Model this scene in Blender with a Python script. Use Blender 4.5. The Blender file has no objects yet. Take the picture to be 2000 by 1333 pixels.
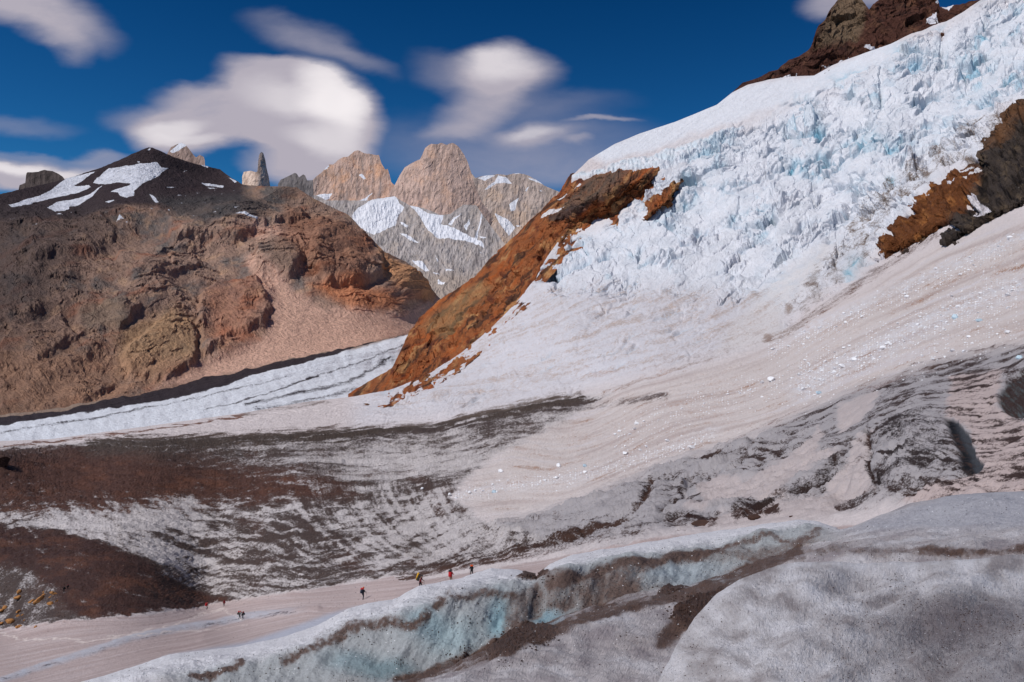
import bpy, math, random
import numpy as np
from mathutils import Vector, Matrix
random.seed(7)
sc = bpy.context.scene
C = sc.collection
# ------------------------------------------------------------------ camera
F = 1333.0                      # focal length in photo pixels (24 mm on full frame)
HOR = 580.0                     # row of the horizon in the photo
PITCH = math.atan((666.5 - HOR) / F)
cam = bpy.data.cameras.new('camera'); cam.sensor_width = 36; cam.lens = 36 * F / 2000
cam.clip_start = 0.2; cam.clip_end = 200000
co = bpy.data.objects.new('camera', cam); C.objects.link(co); sc.camera = co
co.rotation_euler = (math.pi / 2 - PITCH, 0, 0)
# ------------------------------------------------------------------ light
TO_SUN = Vector((-0.66, -0.30, 0.92)).normalized()
sun = bpy.data.lights.new('sun', 'SUN'); sun.energy = 3.2; sun.angle = math.radians(0.53); sun.color = (1.0, 0.97, 0.94)
so = bpy.data.objects.new('sun', sun); C.objects.link(so)
so.rotation_euler = TO_SUN.to_track_quat('Z', 'Y').to_euler()
sc.view_settings.view_transform = 'Standard'; sc.view_settings.look = 'None'
sc.view_settings.exposure = 0.0; sc.view_settings.gamma = 1.0
sc.cycles.max_bounces = 6; sc.cycles.diffuse_bounces = 3

def lin(r, g, b):
    f = lambda c: (c / 255 / 12.92) if c <= 10.3 else ((c / 255 + 0.055) / 1.055) ** 2.4
    return np.array([f(r), f(g), f(b)])

# ------------------------------------------------------------------ world: sky with lenticular clouds
w = bpy.data.worlds.new("World"); sc.world = w; w.use_nodes = True
NT = w.node_tree; NT.nodes.clear()
def nd(t, **k):
    n = NT.nodes.new(t)
    for a, b in k.items(): setattr(n, a, b)
    return n
def ml(op, a, b=None, clamp=False):
    n = nd('ShaderNodeMath', operation=op, use_clamp=clamp)
    for i, v in enumerate((a, b)):
        if v is None: continue
        if isinstance(v, (int, float)): n.inputs[i].default_value = v
        else: NT.links.new(v, n.inputs[i])
    return n.outputs[0]
sky = nd('ShaderNodeTexSky', sky_type='NISHITA', sun_disc=False)
sky.sun_elevation = math.asin(TO_SUN.z); sky.sun_rotation = math.atan2(TO_SUN.x, TO_SUN.y)
sky.altitude = 1500; sky.air_density = 1.0; sky.dust_density = 0.15; sky.ozone_density = 3.0
geo = nd('ShaderNodeTexCoord'); sep = nd('ShaderNodeSeparateXYZ'); NT.links.new(geo.outputs['Generated'], sep.inputs[0])
yy = ml('MAXIMUM', sep.outputs[1], 0.02)
U = ml('DIVIDE', sep.outputs[0], yy); V = ml('DIVIDE', sep.outputs[2], yy)     # world plane facing +Y, not the camera
cmb = nd('ShaderNodeCombineXYZ'); NT.links.new(U, cmb.inputs[0]); NT.links.new(V, cmb.inputs[1])
def noise(vec, scale, detail, rough=0.55, stretch=None, rot=0.0):
    src = vec
    if stretch:
        m = nd('ShaderNodeMapping'); m.inputs['Scale'].default_value = (stretch[0], stretch[1], 1); m.inputs['Rotation'].default_value = (0, 0, rot)
        NT.links.new(src, m.inputs[0]); src = m.outputs[0]
    n = nd('ShaderNodeTexNoise'); n.inputs['Scale'].default_value = scale; n.inputs['Detail'].default_value = detail
    n.inputs['Roughness'].default_value = rough; NT.links.new(src, n.inputs['Vector']); return n
wn = noise(cmb.outputs[0], 7, 6, 0.52, (1, 2.4), 0.2)
wsub = nd('ShaderNodeVectorMath', operation='SUBTRACT'); NT.links.new(wn.outputs['Color'], wsub.inputs[0]); wsub.inputs[1].default_value = (0.5, 0.5, 0.5)
wsc = nd('ShaderNodeVectorMath', operation='SCALE'); NT.links.new(wsub.outputs[0], wsc.inputs[0]); wsc.inputs['Scale'].default_value = 0.055
wad = nd('ShaderNodeVectorMath', operation='ADD'); NT.links.new(cmb.outputs[0], wad.inputs[0]); NT.links.new(wsc.outputs[0], wad.inputs[1])
WARP = wad.outputs[0]
def lens(px, py, a, b, rot, soft, dens, power=1.0):
    """soft elliptical cloud body around the direction (px,py); a,b in photo pixels; soft 0..1 = width of the feather"""
    m = nd('ShaderNodeMapping', vector_type='TEXTURE')
    m.inputs['Location'].default_value = ((px - 1000) / F, (HOR - py) / F, 0)
    m.inputs['Rotation'].default_value = (0, 0, math.radians(rot)); m.inputs['Scale'].default_value = (a * 1.22 / F, b * 1.22 / F, 1)
    NT.links.new(WARP, m.inputs[0])
    l = nd('ShaderNodeVectorMath', operation='LENGTH'); NT.links.new(m.outputs[0], l.inputs[0])
    r = nd('ShaderNodeMapRange', interpolation_type='SMOOTHSTEP'); r.inputs[1].default_value = 1.0; r.inputs[2].default_value = 1.0 - soft * .92
    r.inputs[3].default_value = 0; r.inputs[4].default_value = dens; NT.links.new(l.outputs['Value'], r.inputs[0]); return r.outputs[0]
def screen(outs):
    acc = outs[0]
    for o in outs[1:]: acc = ml('SUBTRACT', ml('ADD', acc, o), ml('MULTIPLY', acc, o))
    return acc
bodies = [
 lens(85, 25, 175, 62, -24, .75, .75), lens(150, 95, 60, 34, -40, .9, .45), lens(10, 10, 150, 55, -10, .8, .5),
 lens(600, 232, 142, 92, -8, .35, .95), lens(470, 225, 190, 66, 8, .6, .8), lens(570, 180, 125, 44, -14, .5, .7),
 lens(365, 262, 98, 44, 0, .6, .8), lens(620, 292, 100, 46, -12, .7, .8), lens(560, 332, 90, 26, -10, .9, .7),
 lens(640, 330, 70, 30, 0, .8, .6), lens(395, 190, 90, 24, 0, .9, .35), lens(300, 235, 90, 30, 0, .95, .35),
 lens(600, 90, 120, 36, -16, .95, .38), lens(700, 130, 90, 22, -20, .95, .3),
 lens(985, 148, 108, 48, -4, .7, .85), lens(930, 165, 130, 46, -12, .95, .4), lens(940, 212, 90, 48, 20, .9, .6), lens(900, 255, 75, 26, 5, .95, .45),
 lens(1040, 272, 90, 24, 4, .9, .6), lens(1170, 243, 75, 7, 2, .9, .5), lens(1130, 286, 34, 10, -4, .9, .4),
 lens(1000, 290, 330, 75, 0, 1.0, .30), lens(1060, 340, 260, 50, 0, 1.0, .25), lens(1050, 215, 190, 30, 4, 1.0, .18),
 lens(75, 342, 200, 27, -1, .75, .95), lens(205, 311, 70, 19, 0, .8, .4), lens(50, 312, 130, 12, 0, .8, .28), lens(45, 250, 130, 22, -3, .95, .22),
 lens(1600, 18, 66, 34, 14, .7, .6), lens(1690, 10, 80, 30, 10, .8, .5)]
dens = screen(bodies)
fn = noise(WARP, 16, 8, 0.6, (0.8, 2.4), 0.22)
dens = ml('MULTIPLY', dens, ml('ADD', ml('MULTIPLY', fn.outputs[0], .8), 0.80), True)
bright = screen([lens(655, 200, 80, 62, -38, .8, .9), lens(690, 225, 40, 60, 0, .9, .6), lens(585, 205, 130, 36, -10, .9, .45), lens(350, 255, 75, 22, 8, .8, .55), lens(365, 275, 90, 12, 0, .8, .4),
                 lens(975, 135, 90, 34, -6, .9, .5), lens(60, 336, 170, 14, -1, .9, .7), lens(640, 280, 90, 30, -8, .9, .5), lens(1040, 268, 60, 12, 4, .9, .4)])
cc = nd('ShaderNodeMix', data_type='RGBA'); NT.links.new(bright, cc.inputs[0])
cc.inputs[6].default_value = (*lin(178, 172, 184), 1); cc.inputs[7].default_value = (*lin(246, 240, 242), 1)
# sky colour: deep, dry high-mountain blue
hs = nd('ShaderNodeHueSaturation'); hs.inputs['Saturation'].default_value = 1.18; hs.inputs['Hue'].default_value = 0.495; NT.links.new(sky.outputs[0], hs.inputs['Color'])
tint = nd('ShaderNodeMix', data_type='RGBA', blend_type='MULTIPLY'); tint.inputs[0].default_value = 1; NT.links.new(hs.outputs[0], tint.inputs[6]); tr_ = nd('ShaderNodeMapRange'); tr_.inputs[1].default_value = .12; tr_.inputs[2].default_value = .42; NT.links.new(sep.outputs[2], tr_.inputs[0])
tm_ = nd('ShaderNodeMix', data_type='RGBA'); NT.links.new(tr_.outputs[0], tm_.inputs[0]); tm_.inputs[6].default_value = (0.12, 0.42, 0.64, 1); tm_.inputs[7].default_value = (0.02, 0.24, 0.42, 1); NT.links.new(tm_.outputs[2], tint.inputs[7])
SKY_S = 0.1
csc = nd('ShaderNodeVectorMath', operation='SCALE'); NT.links.new(cc.outputs[2], csc.inputs[0]); csc.inputs['Scale'].default_value = 1 / SKY_S
mx = nd('ShaderNodeMix', data_type='RGBA'); NT.links.new(dens, mx.inputs[0]); NT.links.new(tint.outputs[2], mx.inputs[6]); NT.links.new(csc.outputs[0], mx.inputs[7])
bg = nd('ShaderNodeBackground'); bg.inputs[1].default_value = SKY_S; NT.links.new(mx.outputs[2], bg.inputs[0])
wo = nd('ShaderNodeOutputWorld'); NT.links.new(bg.outputs[0], wo.inputs[0])

# ------------------------------------------------------------------ numeric noise
_rs = np.random.RandomState(3)
_perm = _rs.permutation(1024).astype(np.int32); _perm = np.concatenate([_perm, _perm])
_g3 = _rs.normal(size=(1024, 3)).astype(np.float32); _g3 /= np.linalg.norm(_g3, axis=1)[:, None]
_r1 = _rs.rand(1024, 4).astype(np.float32)
def _h(i, j, k): return _perm[(_perm[(_perm[i & 1023] + j) & 1023] + k) & 1023]
def perlin(x, y, z=0.0):
    x = np.asarray(x, np.float32); y = np.asarray(y, np.float32); z = np.zeros_like(x) + np.asarray(z, np.float32)
    xi = np.floor(x).astype(np.int32); yi = np.floor(y).astype(np.int32); zi = np.floor(z).astype(np.int32)
    xf = x - xi; yf = y - yi; zf = z - zi
    u = xf * xf * xf * (xf * (xf * 6 - 15) + 10); v = yf * yf * yf * (yf * (yf * 6 - 15) + 10); t = zf * zf * zf * (zf * (zf * 6 - 15) + 10)
    def c(a, b, d):
        g = _g3[_h(xi + a, yi + b, zi + d)]
        return g[..., 0] * (xf - a) + g[..., 1] * (yf - b) + g[..., 2] * (zf - d)
    def l(a, b, s): return a + (b - a) * s
    r0 = l(l(c(0, 0, 0), c(1, 0, 0), u), l(c(0, 1, 0), c(1, 1, 0), u), v)
    r1 = l(l(c(0, 0, 1), c(1, 0, 1), u), l(c(0, 1, 1), c(1, 1, 1), u), v)
    return l(r0, r1, t) * 1.6
def fbm(x, y, z=0.0, o=4, g=0.5, ridge=False):
    s = 0; a = 1; n = 0; f = 1.0
    for i in range(o):
        p = perlin(x * f + 17.3 * i, y * f + 5.1 * i, z * f + 9.7 * i)
        if ridge: p = 1 - 2 * np.abs(p)
        s = s + a * p; n += a; a *= g; f *= 2.03
    return s / n
def blocks(x, y, tilt=1.0, seed=0):
    """faceted cells: (height of a randomly tilted facet, distance to the crack between cells, random per cell)"""
    x = np.asarray(x, np.float32); y = np.asarray(y, np.float32)
    xi = np.floor(x).astype(np.int32); yi = np.floor(y).astype(np.int32)
    f1 = np.full(x.shape, 9, np.float32); f2 = f1.copy(); hh = np.zeros_like(f1); rr = np.zeros_like(f1)
    for a in (-1, 0, 1):
        for b in (-1, 0, 1):
            hsh = _h(xi + a, yi + b, np.int32(seed)); r = _r1[hsh]
            dx = x - (xi + a + r[..., 0]); dy = y - (yi + b + r[..., 1]); d = dx * dx + dy * dy
            r2 = _r1[(hsh * 7 + 13) & 1023]
            hgt = r2[..., 0] - 0.5 + tilt * (dx * (r[..., 2] - 0.5) + dy * (r[..., 3] - 0.5)) * 2
            near = d < f1
            f2 = np.where(near, f1, np.minimum(f2, d)); f1 = np.where(near, d, f1)
            hh = np.where(near, hgt, hh); rr = np.where(near, r2[..., 1], rr)
    return hh, np.sqrt(f2) - np.sqrt(f1), rr
def sst(a, b, x):
    t = np.clip((x - a) / (b - a), 0, 1); return t * t * (3 - 2 * t)
def segd(px, py, pts):
    best = np.full(px.shape, 1e9, np.float32)
    for (x0, y0), (x1, y1) in zip(pts[:-1], pts[1:]):
        dx, dy = x1 - x0, y1 - y0; L = dx * dx + dy * dy + 1e-9
        t = np.clip(((px - x0) * dx + (py - y0) * dy) / L, 0, 1)
        best = np.minimum(best, (px - x0 - t * dx) ** 2 + (py - y0 - t * dy) ** 2)
    return np.sqrt(best)
def poly(px, py, pts, soft=4.0):
    """1 inside the polygon, 0 outside, feathered over +-soft"""
    pts = list(pts); xs = [p[0] for p in pts]; ys = [p[1] for p in pts]; m = soft + 2
    out = np.zeros(px.shape, np.float32)
    sel = (px > min(xs) - m) & (px < max(xs) + m) & (py > min(ys) - m) & (py < max(ys) + m)
    if not sel.any(): return out
    x = px[sel]; y = py[sel]; ins = np.zeros(x.shape, bool)
    cl = pts + [pts[0]]
    for (x0, y0), (x1, y1) in zip(cl[:-1], cl[1:]):
        if y0 == y1: continue
        c = ((y0 > y) != (y1 > y)) & (x < (x1 - x0) * (y - y0) / (y1 - y0) + x0); ins ^= c
    d = segd(x, y, cl); sd = np.where(ins, d, -d)
    out[sel] = sst(-soft, soft, sd); return out
def sdist(px, py, pts):
    cl = list(pts) + [pts[0]]; ins = np.zeros(px.shape, bool)
    for (x0, y0), (x1, y1) in zip(cl[:-1], cl[1:]):
        if y0 == y1: continue
        ins ^= ((y0 > py) != (y1 > py)) & (px < (x1 - x0) * (py - y0) / (y1 - y0) + x0)
    d = segd(px, py, cl); return np.where(ins, d, -d)
def line(px, py, pts, wid, soft=None):
    """band of half width wid around a polyline; points may be (x,y) only"""
    soft = soft or wid * 0.6
    xs = [p[0] for p in pts]; ys = [p[1] for p in pts]; m = wid + soft + 2
    out = np.zeros(px.shape, np.float32)
    sel = (px > min(xs) - m) & (px < max(xs) + m) & (py > min(ys) - m) & (py < max(ys) + m)
    if sel.any(): out[sel] = 1 - sst(wid - soft, wid + soft, segd(px[sel], py[sel], pts))
    return out
class RBF:
    def __init__(s, pts, reg=1e-3, scale=300.0):
        a = np.array(pts, float); s.p = a[:, :2] / scale; s.sc = scale; v = a[:, 2]; n = len(a)
        d = np.linalg.norm(s.p[:, None] - s.p[None], axis=2); K = s.k(d) + reg * np.eye(n)
        P = np.c_[np.ones(n), s.p]; A = np.block([[K, P], [P.T, np.zeros((3, 3))]])
        sol = np.linalg.solve(A, np.r_[v, 0, 0, 0]); s.w = sol[:n]; s.c = sol[n:]
    def k(s, d): return np.where(d > 0, d * d * np.log(d + 1e-12), 0)
    def __call__(s, x, y):
        x = np.asarray(x, float) / s.sc; y = np.asarray(y, float) / s.sc; out = s.c[0] + s.c[1] * x + s.c[2] * y
        for (a, b), wv in zip(s.p, s.w):
            d2 = (x - a) ** 2 + (y - b) ** 2; out = out + wv * 0.5 * d2 * np.log(d2 + 1e-12)
        return out
def unproj(px, py, Y):
    """point of the world seen at photo pixel (px,py) whose forward distance is Y (camera at the origin, looking +Y, pitched)"""
    cx = (px - 1000) / F; cy = -(py - 666.5) / F; c, s = math.cos(PITCH), math.sin(PITCH)
    dy = c + s * cy; dz = -s + c * cy
    return np.stack([cx / dy * Y, Y + 0 * px, dz / dy * Y], -1)
def proj(P):
    c, s = math.cos(PITCH), math.sin(PITCH)
    fy = c * P[..., 1] - s * P[..., 2]; up = s * P[..., 1] + c * P[..., 2]
    return 1000 + F * P[..., 0] / fy, 666.5 - F * up / fy
def mix(c, d, m): return c + (np.asarray(d) - c) * np.asarray(m)[..., None]

# ------------------------------------------------------------------ materials
def material(name, n1=(1.0, 6, .6), w1=1.0, n2=(1.0, 5, .6), w2=0.0, contrast=3.0, vary=0.35, bump=0.6, rough=0.8, sss=0.0, spec=0.3, fine=3.0, speck=None, glint=0.0, grain=1.2, dvar=0.0, gfac=5.5):
    """surface from the attributes Col, Dcol (second stuff: dirt or snow), cov (its cover), Q (self-similar world coords), Flow"""
    m = bpy.data.materials.new(name); m.use_nodes = True; T = m.node_tree; T.nodes.clear(); L = T.links.new
    def N(t, **k):
        n = T.nodes.new(t)
        for a, b in k.items(): setattr(n, a, b)
        return n
    def M(op, a, b=None, cl=False):
        n = N('ShaderNodeMath', operation=op, use_clamp=cl)
        for i, v in enumerate((a, b)):
            if v is None: continue
            if isinstance(v, (int, float)): n.inputs[i].default_value = v
            else: L(v, n.inputs[i])
        return n.outputs[0]
    def att(nm, o): a = N('ShaderNodeAttribute', attribute_name=nm); return a.outputs[o]
    def noi(vec, sc_, det, ro, dist=0.0):
        n = N('ShaderNodeTexNoise'); n.inputs['Scale'].default_value = sc_; n.inputs['Detail'].default_value = det; n.inputs['Roughness'].default_value = ro
        n.inputs['Distortion'].default_value = dist; L(vec, n.inputs['Vector']); return n.outputs['Fac']
    Q = att('Q', 'Vector'); Fl = att('Flow', 'Vector')
    a = noi(Q, *n1); c = noi(Q, n1[0] * fine, 5, .65)
    f = M('ADD', att('cov', 'Fac'), M('MULTIPLY', M('SUBTRACT', a, 0.5), w1))
    if w2: b = noi(Fl, *n2); f = M('ADD', f, M('MULTIPLY', M('SUBTRACT', b, 0.5), w2))
    g_ = noi(Q, n1[0] * gfac, 6, .72); f = M('ADD', f, M('MULTIPLY', M('SUBTRACT', g_, 0.5), grain))
    f = M('ADD', M('MULTIPLY', M('SUBTRACT', f, 0.5), contrast), 0.5, True)
    var = M('ADD', M('MULTIPLY', M('SUBTRACT', M('ADD', M('MULTIPLY', a, .5), M('MULTIPLY', c, .5)), 0.5), M('MULTIPLY', M('ADD', M('MULTIPLY', f, dvar), 1.0), vary * 2.6)), 1.0)
    if w2: var = M('MULTIPLY', var, M('ADD', M('MULTIPLY', M('SUBTRACT', b, 0.5), vary * .9), 1.0))
    cm = N('ShaderNodeMix', data_type='RGBA'); L(f, cm.inputs[0]); L(att('Col', 'Color'), cm.inputs[6]); L(att('Dcol', 'Color'), cm.inputs[7])
    sc_ = N('ShaderNodeVectorMath', operation='SCALE'); L(cm.outputs[2], sc_.inputs[0]); L(var, sc_.inputs['Scale'])
    colout = sc_.outputs[0]
    if speck:
        v = N('ShaderNodeTexVoronoi', feature='F1'); v.inputs['Scale'].default_value = speck[0]; L(Q, v.inputs['Vector'])
        sep_ = N('ShaderNodeSeparateColor'); L(v.outputs['Color'], sep_.inputs[0])
        thr = M('ADD', speck[1], M('MULTIPLY', att('cov', 'Fac'), speck[2]))
        on = M('MULTIPLY', M('LESS_THAN', v.outputs['Distance'], 0.34), M('LESS_THAN', sep_.outputs[0], thr))
        on = M('MULTIPLY', on, M('GREATER_THAN', noi(Q, speck[0] * .14, 5, .7), 0.48))
        k = N('ShaderNodeMix', data_type='RGBA'); L(on, k.inputs[0]); L(colout, k.inputs[6]); k.inputs[7].default_value = (*lin(66, 54, 50), 1); colout = k.outputs[2]
        if glint:
            on2 = M('MULTIPLY', M('LESS_THAN', v.outputs['Distance'], 0.30), M('GREATER_THAN', sep_.outputs[1], 1 - glint))
            k = N('ShaderNodeMix', data_type='RGBA'); L(on2, k.inputs[0]); L(colout, k.inputs[6]); k.inputs[7].default_value = (.93, .93, .96, 1); colout = k.outputs[2]  # sparkle painted as tiny white dots in the ice colour
    bs = N('ShaderNodeBsdfPrincipled'); L(colout, bs.inputs['Base Color']); bs.inputs['Roughness'].default_value = rough
    bs.inputs['Specular IOR Level'].default_value = spec
    if bump:
        bp = N('ShaderNodeBump'); bp.inputs['Strength'].default_value = 1.0
        L(M('ADD', M('MULTIPLY', a, 0.6), M('MULTIPLY', c, .5 / fine * 2)), bp.inputs['Height'])
        L(M('MULTIPLY', att('bd', 'Fac'), bump * 10 / n1[0]), bp.inputs['Distance']); L(bp.outputs[0], bs.inputs['Normal'])
    o = N('ShaderNodeOutputMaterial'); L(bs.outputs[0], o.inputs[0]); return m
def plain(name, rgb, rough=0.7, var=0.2, scale=30):
    m = bpy.data.materials.new(name); m.use_nodes = True; T = m.node_tree; b = T.nodes['Principled BSDF']; b.inputs['Roughness'].default_value = rough
    n = T.nodes.new('ShaderNodeTexNoise'); n.inputs['Scale'].default_value = scale; n.inputs['Detail'].default_value = 5
    tc = T.nodes.new('ShaderNodeTexCoord'); T.links.new(tc.outputs['Object'], n.inputs['Vector'])
    r = T.nodes.new('ShaderNodeMapRange'); r.inputs[3].default_value = 1 - var; r.inputs[4].default_value = 1 + var; r.inputs[1].default_value = .3; r.inputs[2].default_value = .7
    T.links.new(n.outputs[0], r.inputs[0]); s = T.nodes.new('ShaderNodeVectorMath'); s.operation = 'SCALE'; s.inputs[0].default_value = tuple(rgb)
    T.links.new(r.outputs[0], s.inputs['Scale']); T.links.new(s.outputs[0], b.inputs['Base Color']); return m

M_ICE = material('glacier_ice', (0.9, 8, .66), 0.9, (1.0, 7, .66), 1.5, 1.9, .22, .45, .75, grain=2.6, dvar=2.4, gfac=2.6)
M_FORE = material('coarse_ice', (2.4, 8, .72), 0.9, (1.0, 5, .6), 0.3, 1.7, .62, .9, .6, spec=.35, fine=4.0, speck=(2.3, .05, .5), glint=.02, grain=2.2, dvar=.8)
M_ROCK = material('mountain_rock', (0.55, 9, .66), 0.9, (1.0, 5, .6), 0.6, 6.0, .55, .9, .92, spec=.15, fine=3.0)
M_FAR = material('granite', (0.8, 8, .64), 0.8, (1.0, 5, .6), 0.5, 7.0, .22, .3, .92, spec=.15, fine=2.5)

# ------------------------------------------------------------------ sheets of terrain
def smooth_rows(a, k):
    for _ in range(k):
        b = a.copy(); b[1:-1] = (a[:-2] + 2 * a[1:-1] + a[2:]) / 4; a = b
    return a
def mesh_grid(name, P, attrs, mat, label=None, cat=None, backs=(), kind='structure', flat=None):
    """P: rows x cols x 3. backs: list of (distance factor, drop in metres per metre of distance) rows carried on behind the top row"""
    if len(backs):
        top = P[-1]; rows = []
        for ky, dz in backs:
            r = top.copy(); r[:, 0] *= ky; r[:, 1] *= ky; r[:, 2] = top[:, 2] - dz * top[:, 1]; rows.append(r)
        P = np.concatenate([P, np.array(rows)], 0)
        for k in attrs: attrs[k] = np.concatenate([attrs[k], np.repeat(attrs[k][-1:], len(backs), 0)], 0)
    R, Cn = P.shape[:2]; me = bpy.data.meshes.new(name)
    idx = np.arange(R * Cn, dtype=np.int32).reshape(R, Cn)
    q = np.stack([idx[:-1, :-1], idx[:-1, 1:], idx[1:, 1:], idx[1:, :-1]], -1).reshape(-1, 4)
    me.vertices.add(R * Cn); me.vertices.foreach_set('co', P.astype(np.float32).ravel())
    me.loops.add(q.size); me.loops.foreach_set('vertex_index', q.ravel())
    me.polygons.add(len(q)); me.polygons.foreach_set('loop_start', np.arange(0, q.size, 4, dtype=np.int32))
    me.polygons.foreach_set('use_smooth', np.ones(len(q), bool) if flat is None else np.concatenate([~flat[:-1, :-1].ravel(), np.ones(len(q) - flat[:-1, :-1].size, bool)])); me.update(calc_edges=True)
    Y = np.maximum(P[..., 1], .5)
    Q = np.stack([F * P[..., 0] / Y, F * np.log(Y), F * P[..., 2] / Y], -1) / 10
    def put(nm, arr, ty):
        at_ = me.attributes.new(nm, ty, 'POINT')
        if ty == 'FLOAT': at_.data.foreach_set('value', arr.astype(np.float32).ravel())
        elif ty == 'FLOAT_VECTOR': at_.data.foreach_set('vector', arr.astype(np.float32).ravel())
        else: at_.data.foreach_set('color', np.concatenate([arr, np.ones(arr.shape[:-1] + (1,))], -1).astype(np.float32).ravel())
    put('Q', Q, 'FLOAT_VECTOR'); put('Flow', attrs.get('flow', Q), 'FLOAT_VECTOR'); put('bd', Y / F, 'FLOAT')
    put('Col', attrs['col'], 'FLOAT_COLOR'); put('Dcol', attrs['dcol'], 'FLOAT_COLOR'); put('cov', attrs['cov'], 'FLOAT')
    me.materials.append(mat); o = bpy.data.objects.new(name, me); C.objects.link(o)
    if kind: o['kind'] = kind
    if label: o['label'] = label
    if cat: o['category'] = cat
    return o
def normals(P):
    du = np.gradient(P, axis=1); dv = np.gradient(P, axis=0); n = np.cross(du, dv); n /= np.linalg.norm(n, axis=-1)[..., None] + 1e-9
    s = np.sign((n * -P).sum(-1)); s[s == 0] = 1            # towards the camera side
    return n * s[..., None]
def qn(P):
    Y = np.maximum(P[..., 1], .5); return F * P[..., 0] / Y, F * np.log(Y), F * P[..., 2] / Y
def interp(pts): a = np.array(pts, float); return lambda x: np.interp(x, a[:, 0], a[:, 1])
def grid(x0, x1, nx, ytop, ybot, ny, ymid=None, nm=0):
    if ymid is not None:
        Xa, Ya = grid(x0, x1, nx, ymid, ybot, nm); Xb, Yb = grid(x0, x1, nx, ytop, ymid, ny - nm + 1)
        return np.concatenate([Xa, Xb[1:]]), np.concatenate([Ya, Yb[1:]])
    x = np.linspace(x0, x1, nx); t = np.linspace(0, 1, ny)[:, None]; yt = ytop(x); yb = np.maximum(ybot(x), yt + 0.5)
    return np.broadcast_to(x, (ny, nx)).copy(), yb + (yt - yb) * t
def displace(P, h_px, n=None):
    n = normals(P) if n is None else n
    return P + n * (h_px * P[..., 1] / F)[..., None]
def put_on(sheet, px, py):
    """world point of a displaced sheet that shows at photo pixel (px,py)"""
    X, Y_, P = sheet; d = (X - px) ** 2 + (Y_ - py) ** 2; i = np.argmin(d); return Vector(P.reshape(-1, 3)[i].tolist())

# ================================================================== main glacier
L_ = lambda l: [(a, b, math.log(c)) for a, b, c in l]
D5 = RBF(L_([
 (-150, 1400, 62), (0, 1333, 72), (0, 1230, 165), (200, 1290, 78), (400, 1240, 105), (400, 1190, 180), (560, 1160, 140), (705, 1172, 107), (820, 1150, 90), (920, 1128, 88),
 (600, 1290, 62), (900, 1190, 62), (1200, 1110, 62), (1500, 1060, 58), (1800, 1020, 52), (2150, 990, 44), (1150, 1070, 92), (1350, 1030, 82),
 (0, 1110, 235), (0, 1020, 310), (0, 950, 410), (0, 895, 540), (-150, 895, 560), (-150, 1020, 310), (-150, 1230, 165),
 (300, 1130, 195), (300, 1030, 290), (300, 940, 430), (300, 868, 680), (600, 1090, 180), (600, 1000, 290), (600, 910, 460), (600, 855, 740),
 (850, 1060, 170), (850, 960, 290), (850, 880, 480), (850, 836, 700), (1000, 1000, 190), (1000, 900, 330), (1000, 805, 640), (1150, 960, 165), (1150, 860, 330), (1150, 780, 560),
 (0, 860, 860), (300, 835, 960), (480, 805, 1150), (690, 775, 1380), (850, 730, 1420), (850, 780, 950), (960, 640, 1600), (1050, 520, 1800), (1130, 450, 2000), (1115, 345, 2250),
 (1250, 262, 2400), (1430, 180, 2550), (1640, 120, 2500), (1900, 10, 2350), (2150, -80, 2200), (1300, 400, 1850), (1500, 300, 1900), (1750, 200, 1850), (2000, 120, 1700), (2150, 60, 1600),
 (1500, 420, 1450), (1700, 350, 1400), (1850, 300, 1350), (1950, 230, 1300), (1300, 550, 1150), (1500, 560, 950), (1700, 500, 900), (1850, 440, 640), (2000, 380, 520), (2150, 330, 450),
 (1100, 650, 950), (1300, 680, 640), (1500, 660, 520), (1700, 560, 480), (2000, 460, 300), (2150, 420, 260), (1300, 780, 360), (1500, 760, 260), (1700, 690, 230), (2000, 580, 190), (2150, 520, 170),
 (1350, 900, 165), (1550, 850, 140), (1750, 770, 125), (2000, 690, 105), (2150, 640, 95), (1400, 980, 105), (1650, 940, 85), (1850, 880, 72), (2000, 820, 68), (2150, 780, 60), (2000, 940, 52)]), 2e-3)
PSI = RBF([(x, y, k) for k, l in {
 -1.0: [(600, 760), (850, 690), (1050, 600), (1250, 500), (1400, 380), (1600, 260), (1900, 100)],
 0: [(0, 870), (250, 838), (480, 805), (690, 772), (850, 735), (1000, 700), (1200, 640), (1400, 560), (1600, 440), (1800, 330)],
 1: [(0, 890), (200, 868), (450, 862), (850, 838), (1000, 805), (1150, 780), (1300, 735), (1500, 665), (1700, 540), (1850, 450), (2000, 385)],
 2: [(0, 950), (300, 930), (600, 920), (850, 915), (1000, 885), (1300, 810), (1600, 710), (2000, 540)],
 3: [(0, 1020), (300, 1010), (550, 1030), (800, 1030), (1000, 990), (1300, 910), (1600, 810), (1800, 730), (2000, 665)],
 4: [(0, 1130), (300, 1160), (600, 1125), (850, 1090), (1100, 1035), (1400, 950), (1700, 860), (2000, 790)],
 5: [(0, 1220), (300, 1200), (600, 1155), (900, 1105), (1100, 1065), (1400, 1010), (1700, 940), (2000, 880)],
 6.5: [(0, 1310), (300, 1250), (600, 1190), (900, 1150), (1300, 1080), (2000, 990)]}.items() for x, y in l], 1e-3)
yt5 = interp([(-150, 880), (0, 862), (100, 858), (250, 838), (480, 806), (600, 785), (690, 775), (760, 762), (830, 735), (900, 690), (960, 640), (1010, 590), (1040, 550), (1070, 500), (1112, 440),
              (1117, 344), (1150, 312), (1200, 282), (1250, 261), (1320, 238), (1400, 205), (1430, 181), (1460, 166), (1500, 156), (1540, 150), (1590, 148), (1625, 128), (1650, 118), (1700, 100), (1740, 86),
              (1780, 66), (1800, 60), (1822, 50), (1850, 42), (1880, 24), (1915, 0), (1960, -12), (2150, -80)])
yb5 = interp([(-150, 1440), (200, 1410), (600, 1300), (900, 1195), (1200, 1130), (1600, 1075), (2000, 1012), (2150, 1000)])
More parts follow.
